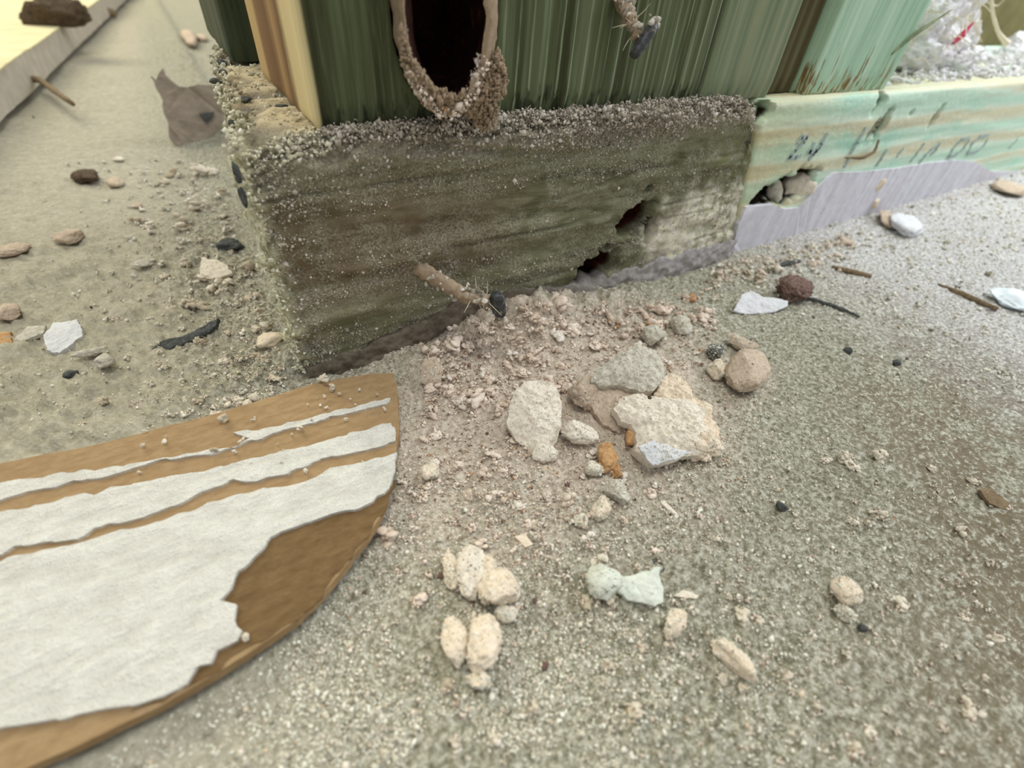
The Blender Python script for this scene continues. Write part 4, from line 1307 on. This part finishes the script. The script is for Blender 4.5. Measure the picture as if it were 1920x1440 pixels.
T(rock_px('dark_lump', M['dark_lump'], 162, 332, 38, 24, seed=907, sub=4, rough=.3), 'dark brown lump on the smooth floor at upper left', 'stone')
T(rock_px('dark_lump', M['chip_brown'], 214, 342, 28, 18, seed=908, sub=3), 'small brown lump right of the dark brown lump', 'stone')
T(rock_px('buff_stone', M['chip_brown'], 26, 468, 52, 22, seed=909, sub=4, rough=.12), 'flat buff stone at the left edge, above the other', 'stone')
T(rock_px('buff_stone', M['chip_brown'], 16, 585, 44, 28, seed=910, sub=4, rough=.15), 'buff stone at the left edge, above the orange-yellow chip', 'stone')
T(rock_px('buff_stone', M['chip_brown'], 130, 442, 48, 28, seed=911, sub=4, rough=.2), 'brown stone on the floor below the dark brown lump', 'stone')
T(rock_px('buff_stone', M['slate'], 132, 702, 24, 14, seed=912, sub=3), 'small dark pebble below the large white paint chip', 'stone')
T(rock_px('buff_stone', M['chip_cream'], 505, 636, 48, 28, seed=913, sub=4), 'cream stone against the lower left edge of the block', 'stone')
T(rock_px('buff_stone', M['chip_grey'], 265, 494, 42, 12, seed=914, sub=4, rough=.3), 'thin grey stone left of the small square white chip', 'stone')
T(rock_px('buff_stone', M['chip_grey'], 196, 676, 34, 22, seed=915, sub=4, rough=.3), 'pale angular stone right of the large white paint chip', 'stone')
T(rock_px('buff_stone', M['chip_grey'], 168, 660, 50, 14, seed=916, sub=4, rough=.3, lean=.2), 'narrow stone ridge below right of the large white paint chip', 'stone')
for i, (cx, cy, wp, hp, lb) in enumerate(((355, 70, 26, 26, 'pale lump far back on the bright floor'), (378, 70, 16, 14, 'small dark lump far back beside the pale lump'), (222, 298, 18, 8, 'tiny white bit on the smooth floor above the brown lumps'),
                                          (258, 385, 14, 10, 'reddish speck on the floor between the lumps and the block'))):
    T(rock_px('far_lump', M['chip_brown' if i != 2 else 'chip_white'], cx, cy, wp, hp, seed=920+i, sub=3), lb, 'stone')

# torn grey-brown card standing against the left of the plate
P0 = onz(345, 272, 0)
yc = P0[1]
px = [(284, 142), (292, 150), (300, 134), (306, 128), (312, 140), (322, 152), (336, 162), (352, 164), (372, 158), (392, 160), (412, 158), (428, 162), (430, 185), (424, 210), (425, 245), (418, 268), (395, 282), (360, 284),
      (344, 268), (328, 272), (318, 258), (312, 222), (300, 178)]
V3 = [onp(a, b, (P0[0], yc, 0), (0.25, -1, 0.35)) for a, b in px]
tag(sheet('torn_card', M['paper_lav'], V3, 1.2, 1.6, 0.7, 930, up=(0.2, -0.9, 0.3), origin='base'), 'torn grey-brown card standing beside the left edge of the block', 'card')
px = [(374, 212), (402, 210), (398, 222), (388, 232)]
tag(sheet('dark_patch', M['slate'], [onp(a, b, (P0[0], yc-1.2, 0), (0.25, -1, 0.35)) for a, b in px], 0.6, 1.0, 0.3, 931, up=(0.2, -0.9, 0.3), origin='base'), 'small dark triangular scrap stuck on the torn grey-brown card', 'scrap')

# ------------------------------------------------------------------ board lying far left, its edge towards us
bt = 22.0
A0, A1 = onz(-60, 320, 0), onz(246, 0, 0)
A1 = A0+(A1-A0)*1.6
A0b = A0-(A1-A0)*0.12
d = (A1-A0)/np.linalg.norm(A1-A0)
nrm = np.array([-d[1], d[0], 0])
e = [A0b, A1, A1+nrm*500, A0b+nrm*500]
zt = None
r_ = ray(0, 128)
# height at which the edge seen at (0,128) stands above the front foot line
pf = onz(0, 252, 0)
t = np.dot(A0-CAM, nrm)/np.dot(r_, nrm)
bt = float(np.clip((CAM+r_*t)[2], 8, 40))
bb = empty('lying_board', A0, 'pale sheet of board lying on the floor at the far upper left', 'board')
def slab(name, mat, z0, z1, inset, seed, parent, step=6, amp=0.6):
    P = np.array([q+nrm*inset for q in e])
    P[:, 2] = z1
    sheet(name, mat, P, z1-z0, step, amp, seed, parent)
slab('board_core', M['board_edge'], 3.0, bt-0.6, 0.6, 940, bb)
slab('board_face', M['board_top'], bt-0.6, bt, 0.0, 941, bb)
for k in range(4):                          # packers beneath it
    p = A0b+(A1-A0b)*(0.12+0.25*k)+nrm*30
    V, Q = rbox(p-[14, 14, p[2]], p+[14, 14, 3.2-p[2]], 0.6, 4)
    obj('packer', V, Q, M['brown_wood'], bb)
def on_edge(px_, py_):
    return onp(px_, py_, A0, nrm)
p = on_edge(112, 50)
mp_ = mpp(p)
V, Q = rock(5, 951, 0.35, 0.1)
V = V*np.array([48*mp_, 30*mp_, 34*mp_])
V[:, 2] = np.maximum(V[:, 2], -10*mp_)
tag(obj('mortar_lump', V+onz(112, 36, bt+9*mp_), Q, M['dark_lump'], smooth=True, origin='base'), 'dark brown mortar lump sitting on the edge of the pale lying board', 'stone')
p0 = on_edge(62, 148)
V, fc = tube([p0+nrm*3, p0-nrm*2, onz(108, 182, bt*0.45)+np.array([6, -14, 0])], [1.7, 1.5, 1.0], 10, 0.3, 2, 952)
tag(obj('bent_nail', V, fc, M['brown_wood'], smooth=True, origin='base'), 'blurred brown nail poking from the edge of the pale lying board', 'nail')
p0 = on_edge(205, 20)
V, fc = tube([p0+nrm*4, p0-nrm*4-np.array([0, 0, 3])], [4, 3], 10, 0.6, 3, 953)
tag(obj('bent_nail', V, fc, M['brown_wood'], smooth=True, origin='base'), 'small brown knot further up the edge of the pale lying board', 'nail')

# ------------------------------------------------------------------ rubble and wool on top of the mint plate
wl = empty('insulation_clump', (235, 60, 45), 'white fluffy insulation clump with a red fleck behind the pale mint stud', 'insulation')
def blob(name, c, s, sub, seed, mat, parent, rough=0.25, fine=0.12):
    V, Q = rock(sub, seed, rough, fine, 1)
    return obj(name, V*np.array(s)+np.array(c), Q, mat, parent, smooth=True)
def yz(px_, py_, y_):
    return ony(px_, py_, y_)
wp = [((1712, 60), 20, (6, 9, 10)), ((1745, 30), 24, (9, 9, 12)), ((1790, 10), 28, (12, 9, 13)), ((1768, 80), 22, (9, 9, 9)), ((1800, 62), 26, (7, 8, 7)), ((1712, 100), 16, (7, 9, 6)), ((1745, 110), 20, (9, 8, 5)), ((1800, 105), 24, (8, 8, 5))]
for i, ((a, b), yy, s) in enumerate(wp):
    blob('wool_tuft', yz(a, b, yy+8), s, 5, 960+i, M['wool'], wl)
fs = []
for i in range(70):
    a, b = rng.uniform(1700, 1840), rng.uniform(0, 120)
    p = yz(a, b, rng.uniform(18, 30))
    dd = rng.normal(0, 5, 3)
    fs.append(tube([p, p+dd*0.5+rng.normal(0, 1.5, 3), p+dd], [0.2, 0.2, 0.12], 5, sub=4))
V, fc = merge_lists(fs)
o = obj('wool_fibres', V, fc, M['hair'], wl)
o['kind'] = 'stuff'
p = yz(1802, 68, 20)
V, fc = tube([p-[3.2, 0, 2.4], p, p+[3.6, 0, 4.4]], [0.5, 1.7, 0.5], 8, 0.2, 2, 970, squash=0.5)
obj('red_fleck', V, fc, M['red'], wl, smooth=True)
G6, L6 = 'white rubble bits along the top of the mint bottom plate', 'white rubble bit lying along the top of the mint bottom plate'
for i in range(120):
    cx = rng.uniform(1690, 1930)
    cy = 100+rng.uniform(0, 50)*(1 if cx > 1760 else 0.9)
    p = onz(cx, cy, 45.2)
    if p[1] < 8 or p[1] > 90 or p[0] > 560:
        continue
    crumb_at(p, rng.uniform(6, 18)*mpp(p)/2, 'wool', 'rubble_bit', G6, L6, 'rubble')
n = 7000
gx = rng.uniform(186, 460, n)
gy = rng.uniform(7, 90, n)
P = np.stack([gx, gy, 45.2+0*gx], 1)
P[:, 2] += 0.6*np.maximum(fbm(P, 8, 3, 975), 0)*4
grains('plaster_dust', P, np.exp(rng.normal(-0.6, 0.4, n)), M['wool'], 'white plaster debris carpeting the top of the mint bottom plate', 'dust')
for i, (c, s, lb) in enumerate((((1838, 152), (9, 7, 6), 'left white rubble lump behind the mint bottom plate'), ((1905, 115), (14, 8, 8), 'right white rubble lump behind the mint bottom plate'), ((1860, 100), (10, 7, 7), 'middle white rubble lump at the back of the mint bottom plate'))):
    p = onz(c[0], c[1]-25, 48)
    p[1] = min(max(p[1], 20), 80)
    V, Q = rock(5, 980+i, 0.3, 0.14, 3)
    tag(obj('rubble_lump', V*np.array(s)*0.8+np.array([p[0], p[1], 48]), Q, M['wool'], smooth=True, origin='base'), lb, 'rubble')
hp = [yz(1858, -6, 40), yz(1862, 30, 38), yz(1872, 62, 36), yz(1888, 82, 34)]
V, fc = tube(hp, [0.7, 0.6, 0.7, 1.3], 8, 0.1, 1, 990, sub=8)
tag(obj('pale_thread', V, fc, M['hair'], smooth=True, origin='base'), 'pale thread hanging before the olive lining at upper right', 'thread')
hp = [yz(1850, 4, 40), yz(1870, 12, 39), yz(1890, -8, 38)]
V, fc = tube(hp, [0.25, 0.25, 0.2], 6, 0, 1, 991, sub=8)
tag(obj('pale_thread', V, fc, M['hair'], smooth=True, origin='base'), 'very thin hair crossing beside the pale thread at upper right', 'thread')
sp = [yz(1668, 102, 3), yz(1720, 60, 2), yz(1785, 18, 1)]
V, fc = tube(sp, [0.9, 1.1, 0.3], 8, 0.1, 1, 992, sub=8, squash=.4)
tag(obj('green_splinter', V, fc, M['stud_b'], smooth=True, origin='base'), 'long thin green splinter peeling off the edge of the pale mint stud', 'splinter')
# lining behind the plate
V, Q = rbox((150, 93, 0), (900, 105, 420), 0.5, 40)
o = obj('wall_back', V, Q, M['olive'], kind='structure')
